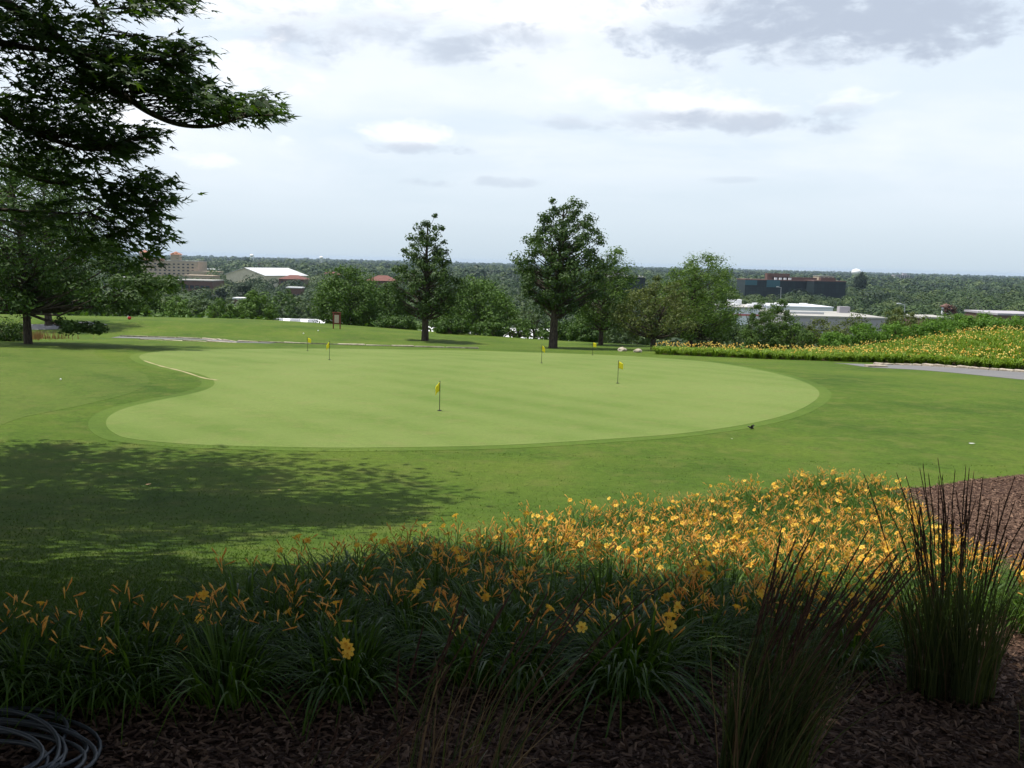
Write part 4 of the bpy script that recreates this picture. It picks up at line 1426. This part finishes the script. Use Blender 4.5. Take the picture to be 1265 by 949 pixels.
# red hip roofs
def hip(u0, u1, vt, ve, Y, label, wallm=M_brick, roofm=M_redroof, depth=18, name='hip_roof_building'):
    a = at_y((u0 + u1) / 2, vt, Y); w = (u1 - u0) / 1165 * Y; gz = float(terrain(a[0], a[1])); h = a[2] - gz; he = at_y((u0 + u1) / 2, ve, Y)[2] - gz
    root = empty(name, (a[0], a[1], gz), label, 'building')
    g = Geo(); g.box((0, depth / 2, he / 2 - 1), (w * .94, depth * .9, he + 2)); g.build('wall', wallm, root)
    x, y0, y1 = w / 2, -.6, depth + .6; rr = w / 2 - min(depth / 2, w * .35)
    V = [(-x, y0, he), (x, y0, he), (x, y1, he), (-x, y1, he), (-rr, depth / 2, h), (rr, depth / 2, h)]
    g = Geo(); g.add(V, [(0, 1, 5, 4), (2, 3, 4, 5)]); g.add(V, [(1, 2, 5), (3, 0, 4)]); g.add(V, [(3, 2, 1, 0)]); g.build('roof', roofm, root)
    windows(root, w * .94, he, 6, 1, w * .07, he * .22, he * .5, he * .85, y=depth * .05 - .05)
    return root


hip(452, 489, 340.5, 347, 640, 'long brown building with dark red tiled roof left of the slender oak')
hip(343, 378, 340, 345, 820, 'low brown red roofed house beyond the white roofed hall')
hip(395, 420, 336, 339, 1100, 'distant reddish roofed building below the far water tower')
r_, w, h = bld('brown_building', 212, 262, 347, 640, 'long low grey roofed building with small bright openings below the tan hotel', 26, wallm=M_brick, roofm=M_greyroof)
windows(r_, w, h, 7, 1, 2.5, 2.2, h * .4, h * .75)
r_, w, h = bld('low_warehouse', 225, 262, 341, 830, 'low tan building attached below the hotel on the left', 22, wallm=M_tanwall, roofm=M_tanwall)
windows(r_, w, h, 5, 1, 2.5, 1.6, h * .4, h * .8)
r_, w, h = bld('strip_mall', 245, 275, 333, 1350, 'distant pale flat roofed shops right of the tan hotel', 30, wallm=M_whitewall, roofm=M_whiteroof)
windows(r_, w, h, 4, 1, 3, 2, h * .3, h * .8)
r_, w, h = bld('brick_apartments', 300, 345, 326.5, 1900, 'distant row of low reddish brick buildings on the left horizon', 30, wallm=M_brick, roofm=M_redroof)
windows(r_, w, h, 8, 1, 4, 2.5, h * .4, h * .8)
r_, w, h = bld('small_white_building', 354, 372, 356, 560, 'small white roofed shed among trees at the left', 8, wallm=M_brick, roofm=M_whiteroof)
windows(r_, w, h, 3, 1, 1, 1, h * .4, h * .8)
r_, w, h = bld('small_shed', 288, 302, 369.5, 400, 'tiny pale roofed shed in the trees below the white roofed hall', 6, wallm=M_brick, roofm=M_whiteroof)
windows(r_, w, h, 2, 1, .8, .8, h * .4, h * .8)
r_, w, h = bld('white_building', 146, 166, 344, 420, 'white and grey building glimpsed through the spreading maple', 14, wallm=M_whitewall, roofm=M_whiteroof)
windows(r_, w, h, 3, 3, 1.6, .9, h * .3, h * .95)

# long white roofed warehouse directly below the hill
Yw = 225
for (u0, u1, v0, lab) in [(345, 428, 394.5, 'long white roofed warehouse just beyond the crest at the wooden sign'), (528, 712, 403.5, 'long white roofed warehouse glimpsed between the oak trunks')]:
    a = at_y(u0, v0, Yw + 22); b2 = at_y(u1, v0 + (u1 - u0) * .03, Yw + 22)
    mid_ = (a + b2) / 2; w = b2[0] - a[0]; gz = float(terrain(mid_[0], mid_[1]))
    root = empty('warehouse', (mid_[0], mid_[1], gz), lab, 'warehouse')
    h = mid_[2] - gz
    g = Geo(); g.box((0, -11, h / 2 - 2), (w, 24, h + 3)); g.build('wall', M_whitewall, root)
    V = [(-w / 2 - .5, -23.5, h - .55), (w / 2 + .5, -23.5, h - .55), (w / 2 + .5, 1.5, h + .2), (-w / 2 - .5, 1.5, h + .2)]
    V += [(p_[0], p_[1], p_[2] - .3) for p_ in V]
    g = Geo(); g.add(V, [(0, 1, 2, 3), (7, 6, 5, 4), (0, 4, 5, 1), (1, 5, 6, 2), (2, 6, 7, 3), (3, 7, 4, 0)]); g.build('roof', M_whiteroof, root)
    for k in range(4):
        g = Geo(); g.box((-w * .38 + k * w * .25, -10, h + .35), (2.2, 2.2, 1.0)); g.build('roof_vent', M_metal, root)

# dark glass blocks
r_, w, h = bld('glass_office', 752, 797, 342.5, 600, 'dark glass office block seen between the tallest oak and the windswept tree', 30, wallm=M_glass, roofm=M_greyroof, parapet=.8)
g = Geo(); g.box((-w * .2, 8, h + 1.6), (7, 6, 3.2)); g.build('roof_plant', M_tower, r_)
r_, w, h = bld('glass_office', 921, 1012, 347, 800, 'wide dark blue glass office with brown rooftop boxes and white vents', 30, wallm=M_glass, roofm=M_brick, parapet=.8)
g = Geo(); g.box((-w * .42, -.2, h - 2.2), (w * .16, .5, 4)); g.build('blue_reflection', M_bluglass, r_)  # blue panels paint the reflection onto the dark glass front
g = Geo(); g.box((-w * .12, -.2, h - 2.6), (w * .18, .5, 6)); g.build('blue_reflection', M_bluglass, r_)
g = Geo(); g.box((-w * .02, 12, h + 3), (19, 8, 6)); g.build('rooftop_box', M_brick, r_)
g = Geo(); g.box((w * .2, 12, h + 1.6), (38, 8, 3)); g.build('rooftop_box', M_brick, r_)
for k in range(4):
    g = Geo(); g.box((-w * .07 + k * 4, 5, h + 1.6), (2, 2, 1.8)); g.build('roof_vent', M_whiteroof, r_)
r_, w, h = bld('glass_office', 1006, 1045, 348, 780, 'darker glass office wing projecting at the right of the wide one', 26, wallm=M_glass, roofm=M_brick, parapet=.8)
g = Geo(); g.box((0, 8, h + 1.5), (12, 6, 3)); g.build('rooftop_box', M_brick, r_)
r_, w, h = bld('office_annex', 1012, 1030, 341.5, 1000, 'pale rooftop block rising behind the dark glass offices', 20, wallm=M_tanwall, roofm=M_greyroof)
windows(r_, w, h, 3, 1, 3, 2, h * .85, h * .97)

# white warehouse with red stripe
Yb = 420
a = at_y(888, 376, Yb)
r_, w, h = bld('warehouse', 888, 945, 381, Yb, 'white warehouse with a thin red stripe and skylights right of the windswept tree', 34, wallm=M_whitewall, roofm=M_greyroof)
g = Geo(); g.box((0, -.1, h - 2.9), (w * .98, .3, .7)); g.build('red_stripe', M_stripe, r_)
g = Geo(); g.box((w * .33, -.1, h * .33), (w * .28, .25, h * .55)); g.build('cream_panel', M_cream, r_)
for k in range(6):
    g = Geo(); g.box((-w * .42 + k * w * .17, 8 + (k % 2) * 12, h + .9), (3, 3, .7)); g.build('skylight', M_whiteroof, r_)
g = Geo(); g.box((w * .1, 24, h + 1.8), (6, 4, 2.6)); g.build('roof_unit', M_whiteroof, r_)
r_, w, h = bld('warehouse', 955, 1030, 380, Yb + 12, 'white walled warehouse extension with sloping grey roof beside the striped one', 30, wallm=M_whitewall, roofm=M_whitewall, rz=R(4))
for k in range(4):
    g = Geo(); g.box((-w * .4 + k * w * .22, 10 + (k % 2) * 9, h + .9), (3, 3, .7)); g.build('skylight', M_whiteroof, r_)
r_, w, h = bld('warehouse', 975, 1095, 393, 330, 'long low warehouse with grey gravel roof in front of the white one', 40, wallm=M_tower, roofm=M_greyroof)
g = Geo(); g.box((-w * .2, 14, h + .8), (12, 3, 1.0)); g.build('roof_duct', M_metal, r_)
g = Geo(); g.box((w * .36, 30, h + 1.6), (4, 3, 2.6)); g.build('roof_unit', M_tower, r_)
r_, w, h = bld('low_building', 1140, 1178, 394, 330, 'low pale roofed building beyond the bright shrubs', 18, wallm=M_brick, roofm=M_greyroof)
windows(r_, w, h, 5, 1, 1.2, .9, h * .3, h * .8)
r_, w, h = bld('brick_building', 1233, 1300, 390, 300, 'brown brick building with pale roof edge at the right side', 22, wallm=M_brick, roofm=M_tower)
windows(r_, w, h, 8, 1, 1.2, 1.0, h * .3, h * .8)
r_, w, h = bld('monument', 1167, 1174, 380, 420, 'small white gabled cupola among the trees at the right', 3, wallm=M_whitewall, roofm=M_brick)
g = Geo(); g.add([(-2, -.8, h + .4), (2, -.8, h + .4), (2, 3.8, h + .4), (-2, 3.8, h + .4), (0, 1.5, h + 1.8)], [(0, 1, 4), (1, 2, 4), (2, 3, 4), (3, 0, 4)]); g.build('gable', M_brick, r_)
r_, w, h = bld('tower_block', 1106, 1124, 340, 2500, 'distant pale tower block on the right horizon', 25, wallm=M_tower, roofm=M_tower)
windows(r_, w, h, 6, 5, 3.5, 1.8, h * .3, h * .95)
g = Geo(); g.box((w * .2, 8, h + 2.5), (10, 8, 5)); g.build('roof_plant', M_tower, r_)


def water_tower(u, vt, Y, rad, label, style):
    a = at_y(u, vt, Y); gz = float(terrain(a[0], a[1])); h = a[2] - gz
    root = empty('water_tower', (a[0], a[1], gz), label, 'water tower')
    g = Geo(); t = np.linspace(-1, 1, 11)
    zc = h - rad * .75
    g.tube([(0, 0, zc + rad * .75 * s) for s in t], [rad * math.sqrt(max(.0005, 1 - s * s)) for s in t], 20, cap=True); g.build('tank', M_paint, root, smooth=True)
    if style == 'stem':
        g = Geo(); g.tube([(0, 0, -1), (0, 0, 4), (0, 0, zc - rad * .9), (0, 0, zc - rad * .55)], [rad * .5, rad * .28, rad * .22, rad * .5], 14); g.build('stem', M_paint, root, smooth=True)
    else:
        for k in range(6):
            g = Geo(); c, s = math.cos(k * 1.047), math.sin(k * 1.047); g.tube([(c * rad * .95, s * rad * .95, -1), (c * rad * .8, s * rad * .8, zc)], rad * .05, 5); g.build('leg', M_paint, root)
        g = Geo(); g.tube([(0, 0, -1), (0, 0, zc)], rad * .12, 8); g.build('riser', M_paint, root)


water_tower(1058, 332, 1500, 7.4, 'white globe water tower peeping over a tree right of the glass offices', 'stem')
water_tower(397, 316.5, 2600, 5.5, 'small distant white water tower on the left horizon', 'legs')
water_tower(311, 314, 2600, 5.5, 'small distant water tower above the white roofed hall', 'legs')


def lamp_post(u, vt, Y, label):
    a = at_y(u, vt, Y); gz = float(terrain(a[0], a[1])); h = a[2] - gz
    root = empty('street_lamp', (a[0], a[1], gz), label, 'street lamp')
    g = Geo(); g.tube([(0, 0, 0), (0, 0, h)], [.25, .14], 8); g.build('pole', M_metal, root)
    g = Geo(); g.tube([(0, 0, h - .3), (-.8, 0, h), (-1.6, 0, h + .2)], .12, 6); g.build('arm', M_metal, root)
    g = Geo(); g.box((-1.9, 0, h + .2), (1.3, .6, .3)); g.build('lamp_head', M_whiteroof, root)


lamp_post(1118, 376, 300, 'grey street lamp rising over the olive trees at the right')
lamp_post(965, 355, 520, 'thin street lamp before the wide glass office')

# ------------------------------------------------------------------ valley trees
def far_tree_mesh(R0, H, n, per, size, m, seed, con=False):
    g = Geo(); C = []; Rr = []
    if con:
        for t in np.linspace(.1, 1, n):
            a = rng.uniform(0, 6.28); r = R0 * (1.02 - t) * .7
            C.append((r * math.cos(a), r * math.sin(a), H * t)); Rr.append(R0 * .28 + .3)
    else:
        for i in range(n):
            d = rng.normal(size=3); d /= np.linalg.norm(d); d[2] = abs(d[2]) * 1.1 - .25
            q = rng.uniform(.55, .85)
            C.append((d[0] * R0 * q, d[1] * R0 * q, H * .5 + d[2] * H * .42)); Rr.append(R0 * rng.uniform(.28, .45))
    clump_leaves(g, np.array(C), np.array(Rr), per, size, narrow=.75, flat=.8, mid=.5, spread=.2)
    # sparse core keeps the middle closed
    k = 90; d = rng.normal(size=(k, 3)); d /= np.linalg.norm(d, axis=1)[:, None]
    P = d * np.array([R0 * .62, R0 * .62, H * .30]) + np.array([0, 0, H * .48])
    leaf_quads(g, P, d + .01, R0 * .6, np.full(k, .25), None, .9)
    return g


kinds = []
for i, (r0, H_, m, nm, lab) in enumerate([(6.6, 11.5, M_far, 'valley_tree', 'rounded mid green tree in the wooded valley'), (5.6, 11, M_far2, 'valley_tree', 'rounded dark green tree in the wooded valley'),
                                      (8.0, 12.5, M_far, 'valley_tree', 'broad mid green tree in the wooded valley'), (5.6, 9.5, M_far3, 'valley_tree', 'pale yellow green tree in the wooded valley'),
                                      (6.4, 13.5, M_far2, 'valley_tree', 'tall dark green tree in the wooded valley'), (2.4, 11, M_conif, 'valley_conifer', 'narrow dark conifer in the wooded valley')]):
    con = 'conifer' in nm
    root = empty(nm, (0, 0, 0), lab, 'tree', 'trees of the wooded valley')
    g = far_tree_mesh(r0, H_, 30 if not con else 30, 60, .75 if not con else .6, m, i, con); g.build('crown', m, root)
    g = Geo(); g.tube([(0, 0, -1), (0, 0, H_ * .6)], [.3, .12], 6); g.build('trunk', M_bark, root)
    kinds.append(root)
index_kids()

# keep-clear windows in front of buildings: (u0,u1,v_top_limit,Ymax)
clear = [(170, 246, 339, 995), (268, 338, 342, 850), (452, 489, 349, 635), (212, 262, 354, 635), (340, 378, 345, 815), (750, 798, 360, 595), (918, 1046, 360, 775), (884, 948, 398, 415), (948, 1032, 389, 428), (972, 1097, 405, 327),
         (1055, 1064, 342, 1490), (343, 430, 405, 230), (525, 715, 418, 230), (1138, 1178, 398, 325), (1232, 1290, 399, 296), (1165, 1176, 388, 415), (353, 373, 358, 555), (287, 303, 371, 395), (145, 167, 352, 417), (262, 345, 340, 900), (1110, 1124, 392, 297)]
blds = []
for o in list(COL.objects):
    if o.parent is None and o.get('category') in ('building', 'warehouse'): blds.append((o.location.x, o.location.y))


def ok(x, y, H, Rr):
    z = float(terrain(x, y))
    u, v = to_px((x, y, z + H)); du = Rr / y * 1165
    for (u0, u1, vl, ym) in clear:
        if u + du > u0 and u - du < u1 and y < ym and v < vl: return False
    return True


def in_bld(x, y, Rr):
    for o in BOX:
        if o[0] - Rr < x < o[1] + Rr and o[2] - Rr < y < o[3] + Rr: return True
    return False


BOX = []
bpy.context.view_layer.update()
for o in list(COL.objects):
    if o.type == 'MESH' and o.parent is not None and o.name.startswith('wall'):
        P = [o.matrix_world @ Vector(c) for c in o.bound_box]
        BOX.append((min(p.x for p in P), max(p.x for p in P), min(p.y for p in P), max(p.y for p in P)))

n_ind = 0; first = set(); far_pts = []
y = 118.0
cands = []
while y < 1500:
    sp_ = 8.0 + y * .0105
    x = -.60 * y - 10
    while x < .60 * y + 10:
        cands.append((x + rng.uniform(-.35, .35) * sp_, y + rng.uniform(-.4, .4) * sp_)); x += sp_
    y += sp_ * .95
for (x, y) in cands:
    dens = .5 + .5 * math.sin(x * .013 + 2) * math.sin(y * .009 + 1)
    if y > 260 and rng.random() > .62 + .3 * dens: continue
    k = int(rng.choice(6, p=[.3, .18, .2, .14, .13, .05])); root = kinds[k]
    sc = rng.uniform(.72, 1.12) * (.85 if y < 200 else 1.0)
    H_ = [11.5, 11, 12.5, 9.5, 13.5, 11][k] * sc
    if in_bld(x, y, 4.0 * sc): continue
    if not ok(x, y, H_, 6 * sc):
        sc *= .5; H_ *= .5
        if not ok(x, y, H_, 2.2): continue
    loc = gpt(x, y)
    if n_ind < 285 and y < 520:
        if k not in first:
            first.add(k); root.location = loc; root.scale = (sc,) * 3; root.rotation_euler = (0, 0, rng.uniform(0, 6.28))
        else: copy_thing(root, loc, rng.uniform(0, 6.28), (sc * rng.uniform(.9, 1.2), sc * rng.uniform(.9, 1.2), sc))
        n_ind += 1
    else: far_pts.append((x, y, sc, k))
print('valley individual trees', n_ind, 'rest', len(far_pts), 'reach', y)


# special tree before the globe water tower
def far_single(u, vt, Y, wpx, m, label, con=False):
    a = at_y(u, vt, Y); gz = float(terrain(a[0], a[1])); h = a[2] - gz; r0 = wpx / 2 / 1165 * Y
    root = empty('valley_tree', (a[0], a[1], gz), label, 'tree')
    n = 34; g = far_tree_mesh(r0, h, n, 50, .55 + Y * .0006, m, 3, con); g.build('crown', m, root)
    g = Geo(); g.tube([(0, 0, -1), (0, 0, h * .6)], [.4, .15], 6); g.build('trunk', M_bark, root)


far_single(1064, 332, 1000, 21, M_far2, 'round dark tree standing tallest before the globe water tower')
far_single(205, 344, 560, 12, M_far2, 'dark tree in front of the tan hotel, left of the pair')
far_single(226, 343.5, 700, 30, M_far2, 'dark tree clump in front of the middle of the tan hotel')
far_single(272, 350, 420, 20, M_conif, 'dark conifer like tree below the left end of the white roofed hall')
far_single(300, 347, 460, 36, M_far2, 'dark rounded tree before the white roofed hall')
far_single(1174, 372, 380, 26, M_red, 'bronze leaved tree among the green ones at the right')

# far woods as one mass: low poly crowns
def far_woods():
    g = Geo()
    pts = list(far_pts)
    y = 1500.0; P = []
    while y < 9000:
        sp_ = 14 + (y - 1500) * .012
        x = -.60 * y
        while x < .60 * y:
            P.append((x + rng.uniform(-.5, .5) * sp_, y + rng.uniform(-.5, .5) * sp_, rng.uniform(.8, 1.25) * (1 + (y - 1500) * .00006), int(rng.integers(3)))); x += sp_
        y += sp_ * 1.6
    allp = pts + P
    keep = [p for p in allp if p[1] < 1500 or ok(p[0], p[1], 12 * p[2], 6)]
    print('far woods crowns', len(keep))
    A = np.array([(p[0], p[1], p[2]) for p in keep]); K = np.array([p[3] for p in keep]) % 3
    n = len(A); z = terrain(A[:, 0], A[:, 1]); A[:, 2] *= np.exp(rng.normal(0.0, .15, n))
    nl = np.where(A[:, 1] < 700, 300, np.where(A[:, 1] < 1100, 160, np.where(A[:, 1] < 2500, 30, 14)))
    idx = np.repeat(np.arange(n), nl); m = len(idx)
    d = rng.normal(size=(m, 3)); d /= np.linalg.norm(d, axis=1)[:, None]; d[:, 2] = np.abs(d[:, 2]) * 1.15 - .2
    s = A[idx, 2]; R0 = np.where(A[idx, 1] < 1500, 6.8, 6.5) * s; H_ = 11 * s
    lump = 1 + .16 * np.sin(d[:, 0] * 5 + idx) * np.cos(d[:, 1] * 6 + idx * 2)
    C = np.stack([A[idx, 0] + d[:, 0] * R0 * lump, A[idx, 1] + d[:, 1] * R0 * lump, z[idx] + H_ * .5 + d[:, 2] * H_ * .45 * lump], 1)
    size = np.where(nl[idx] >= 300, 1.05, np.where(nl[idx] >= 160, 1.5, np.where(nl[idx] >= 30, 3.8, 6.0))) * s
    fld = .18 * np.sin(A[:, 0] * .011 + 3 * np.sin(A[:, 1] * .002)) * np.cos(A[:, 1] * .006 + A[:, 0] * .003)
    T = np.clip((rng.normal(.5, .28, n) + fld)[idx] + rng.normal(0, .08, m), 0, 1)
    leaf_quads(g, C, d * 1.0 + rng.normal(size=(m, 3)) * .22 + [0, 0, .25], size, T, None, .85)
    g.M[0][:] = K[idx]
    o = g.build('distant_woods', [M_far, M_far2, M_far3])
    setp(o, 'dark green woods filling the plain out to the horizon', 'woods', kind='stuff')


far_woods()

# understory that closes the gaps on the near slope behind the brow
def understory():
    g = Geo(); n = 26000
    x = rng.uniform(-75, 75, n); y = rng.uniform(80, 190, n)
    k = ~((x / y > -.26) & (x / y < -.16)); x, y = x[k], y[k]; n = len(x)
    ed = 73 - 9 * sst((x + 5) / 22) - 4 * sst((x - 16) / 10)
    k = (y > ed + 9) & (np.abs(x) < .6 * y + 3); x, y = x[k], y[k]; n = len(x)
    hmax = np.minimum(2.2, .12 * (y - (73 - 9 * sst((x + 5) / 22)) - 6) + .5)
    z = terrain(x, y) + rng.random(n) * hmax * (.6 + .4 * np.sin(x * .4) * np.cos(y * .3))
    d = rng.normal(size=(n, 3)) + [0, 0, .8]
    leaf_quads(g, np.stack([x, y, z], 1), d, .55, np.clip(rng.normal(.5, .25, n), 0, 1), None, .6)
    o = g.build('undergrowth', M_bush); setp(o, 'tangled green undergrowth on the slope behind the mound', 'undergrowth', kind='stuff')


understory()

# ------------------------------------------------------------------ blades on the nearer lawn
def lawn_blades():
    n = 130000
    y = 3.6 + np.minimum(rng.exponential(2.6, n), 14); x = rng.uniform(-.60, .60, n) * y
    k = ~inside(x, y, mulch_poly) & ~inside(x, y, green_poly)
    x, y = x[k], y[k]; n = len(x); z = terrain(x, y)
    a = rng.uniform(0, 6.28, n); w = .0035 * (1 + y * .06); L = rng.uniform(.012, .03, n)
    b = np.stack([x, y, z], 1); s = np.stack([np.cos(a) * w, np.sin(a) * w, 0 * a], 1)
    tip = b + np.stack([rng.normal(0, .018, n), rng.normal(0, .018, n), L], 1)
    V = np.stack([b - s, b + s, tip], 1).reshape(-1, 3)
    g = Geo(); g.add(V, (np.arange(n) * 3)[:, None] + np.arange(3)[None], np.clip(rng.normal(.45, .25, n), 0, 1))
    o = g.build('lawn_grass', M_blade); setp(o, 'short mown grass of the near lawn', 'grass', kind='stuff')


lawn_blades()

# ------------------------------------------------------------------ sun and sky
EL = R(70); to_sun = Vector((-math.cos(EL), .04, math.sin(EL))).normalized()
sd = bpy.data.lights.new('sun', 'SUN'); sd.energy = 4.6; sd.angle = R(.55); sd.color = (1, .96, .88)
so = bpy.data.objects.new('sun', sd); COL.objects.link(so); so.rotation_euler = (-to_sun).to_track_quat('-Z', 'Y').to_euler()

world = bpy.data.worlds.new('World'); scene.world = world; world.use_nodes = True
nt = world.node_tree; bg = nt.nodes['Background']
sky = N(nt, 'ShaderNodeTexSky', sky_type='NISHITA'); sky.sun_disc = False; sky.sun_elevation = EL; sky.sun_rotation = R(-90)
sky.air_density = 1.0; sky.dust_density = 2.0; sky.ozone_density = 1.5; sky.altitude = 100
tc = N(nt, 'ShaderNodeTexCoord')
sep = N(nt, 'ShaderNodeSeparateXYZ'); nt.links.new(tc.outputs['Generated'], sep.inputs[0])
X, Y, Z = sep.outputs
Zc = math_n(nt, 'MAXIMUM', Z, 0.0)
den = math_n(nt, 'ADD', Zc, 0.10)
pu = math_n(nt, 'DIVIDE', X, den); pv = math_n(nt, 'DIVIDE', Y, den)
cv = N(nt, 'ShaderNodeCombineXYZ'); nt.links.new(pu, cv.inputs[0]); nt.links.new(pv, cv.inputs[1])
P = cv.outputs[0]
azm = math_n(nt, 'ARCTAN2', X, Y); elv = math_n(nt, 'ARCSINE', Z)
cv2 = N(nt, 'ShaderNodeCombineXYZ'); nt.links.new(azm, cv2.inputs[0]); nt.links.new(math_n(nt, 'MULTIPLY', elv, 2.2), cv2.inputs[1])
A = cv2.outputs[0]
n1 = noise(nt, .55, 7, .55, P, .3)
n2 = noise(nt, 9.0, 8, .6, A, .4)
n3 = noise(nt, 3.2, 5, .55, A, .2)
n4 = noise(nt, 22.0, 5, .6, A, .3)


def blob(u, v, ru, rv, wob=.9):
    d = ray(u, v); a0 = math.atan2(d[0], d[1]); e0 = math.asin(d[2]); ra = ru / 1165; re = rv / 1165
    dx = math_n(nt, 'DIVIDE', math_n(nt, 'SUBTRACT', azm, a0), ra)
    dy = math_n(nt, 'DIVIDE', math_n(nt, 'SUBTRACT', elv, e0), re)
    r2 = math_n(nt, 'ADD', math_n(nt, 'MULTIPLY', dx, dx), math_n(nt, 'MULTIPLY', dy, dy))
    q = math_n(nt, 'SUBTRACT', 1.0, r2)
    w = math_n(nt, 'MULTIPLY', math_n(nt, 'SUBTRACT', n2, .5), wob * 8.5)
    w2 = math_n(nt, 'MULTIPLY', math_n(nt, 'SUBTRACT', n4, .5), wob * 4.5)
    return math_n(nt, 'ADD', math_n(nt, 'ADD', q, w), w2)


def soft(x, lo, hi, amt=1.0):
    m = N(nt, 'ShaderNodeMapRange', interpolation_type='SMOOTHSTEP'); nt.links.new(x, m.inputs[0])
    m.inputs[1].default_value = lo; m.inputs[2].default_value = hi; m.inputs[3].default_value = 0; m.inputs[4].default_value = amt
    return m.outputs[0]


ST = .12
def L(r, g, b): return tuple(x / ST for x in (r, g, b))
low = soft(elv, .75, .25, 1.0)                          # thin haze veil thickens towards the horizon
hz = ramp(nt, math_n(nt, 'DIVIDE', elv, .4), [(0.0, (.52, .62, .70)), (.12, (.60, .69, .77)), (.45, (.68, .76, .84)), (1.0, (.58, .67, .79))])
hz = mix(nt, 1.0, hz, (1 / ST,) * 3, 'MULTIPLY')
for n_ in nt.nodes:
    if n_.type == 'MIX': n_.clamp_result = False
col = mix(nt, math_n(nt, 'MULTIPLY', low, .9), sky.outputs[0], hz)
hi = soft(elv, .02, .17, 1.0)
veil = math_n(nt, 'MULTIPLY', math_n(nt, 'MULTIPLY', soft(n1, .38, .62, .6), hi), math_n(nt, 'ADD', .35, math_n(nt, 'MULTIPLY', low, .65)))
col = mix(nt, veil, col, L(.82, .85, .90))
col = mix(nt, math_n(nt, 'MULTIPLY', math_n(nt, 'MULTIPLY', soft(n3, .46, .66, .55), hi), low), col, L(.84, .87, .92))
WHITE = L(.95, .96, .98); GREYC = L(.43, .49, .59)
for (u, v, ru, rv, amt, c) in [
        (330, 8, 170, 34, .75, WHITE), (640, 8, 190, 36, .75, WHITE), (800, 10, 90, 22, .6, WHITE), (480, 42, 170, 26, .5, GREYC), (345, 55, 60, 22, .35, GREYC), (640, 52, 90, 18, .35, GREYC),
        (1010, 28, 210, 46, .8, GREYC), (1190, 8, 170, 36, .65, GREYC), (850, 40, 90, 24, .55, GREYC), (985, 70, 70, 22, .5, GREYC), (300, 82, 61, 32, 0.65, WHITE), (165, 128, 66, 32, 0.58, WHITE), (250, 120, 70, 22, .45, WHITE),
        (915, 126, 81, 27, 0.54, WHITE), (935, 152, 96, 13, .6, GREYC), (1040, 120, 46, 20, 0.43, WHITE), (1040, 138, 42, 10, .5, GREYC), (745, 120, 57, 25, 0.43, WHITE), (760, 152, 80, 13, .35, GREYC),
        (505, 168, 55, 16, 0.58, WHITE), (512, 184, 66, 7, .5, GREYC), (520, 226, 46, 5, .35, GREYC), (625, 225, 50, 6, .3, GREYC), (245, 196, 30, 10, 0.40, WHITE), (355, 176, 15, 8, 0.29, WHITE), (900, 222, 30, 4, .2, GREYC)]:
    b_ = blob(u, v, ru, rv)
    col = mix(nt, soft(b_, -.5, 1.5, min(1, amt * (1.3 if c == GREYC else 1.0))), col, c)
nt.links.new(col, bg.inputs['Color']); bg.inputs['Strength'].default_value = ST

# ------------------------------------------------------------------ the air
def haze():
    g = Geo(); g.box((0, 0, (15 - 34) / 2), (26000, 26000, 49))
    m = bpy.data.materials.new('haze_air'); m.use_nodes = True; t = m.node_tree; t.nodes.clear()
    o_ = t.nodes.new('ShaderNodeOutputMaterial'); v = t.nodes.new('ShaderNodeVolumePrincipled')
    v.inputs['Color'].default_value = (.62, .78, 1.0, 1); v.inputs['Density'].default_value = 4.8e-5; v.inputs['Anisotropy'].default_value = .2
    t.links.new(v.outputs[0], o_.inputs['Volume'])
    o = g.build('haze', m, tint=False); setp(o, 'pale summer haze over the plain', 'haze', kind='stuff')


haze()

scene.view_settings.view_transform = 'Standard'
scene.view_settings.look = 'None'
scene.view_settings.exposure = 0.34
scene.view_settings.gamma = 1.0
scene.view_settings.use_curve_mapping = False
scene.cycles.max_bounces = 6
scene.cycles.diffuse_bounces = 3
scene.cycles.transparent_max_bounces = 4
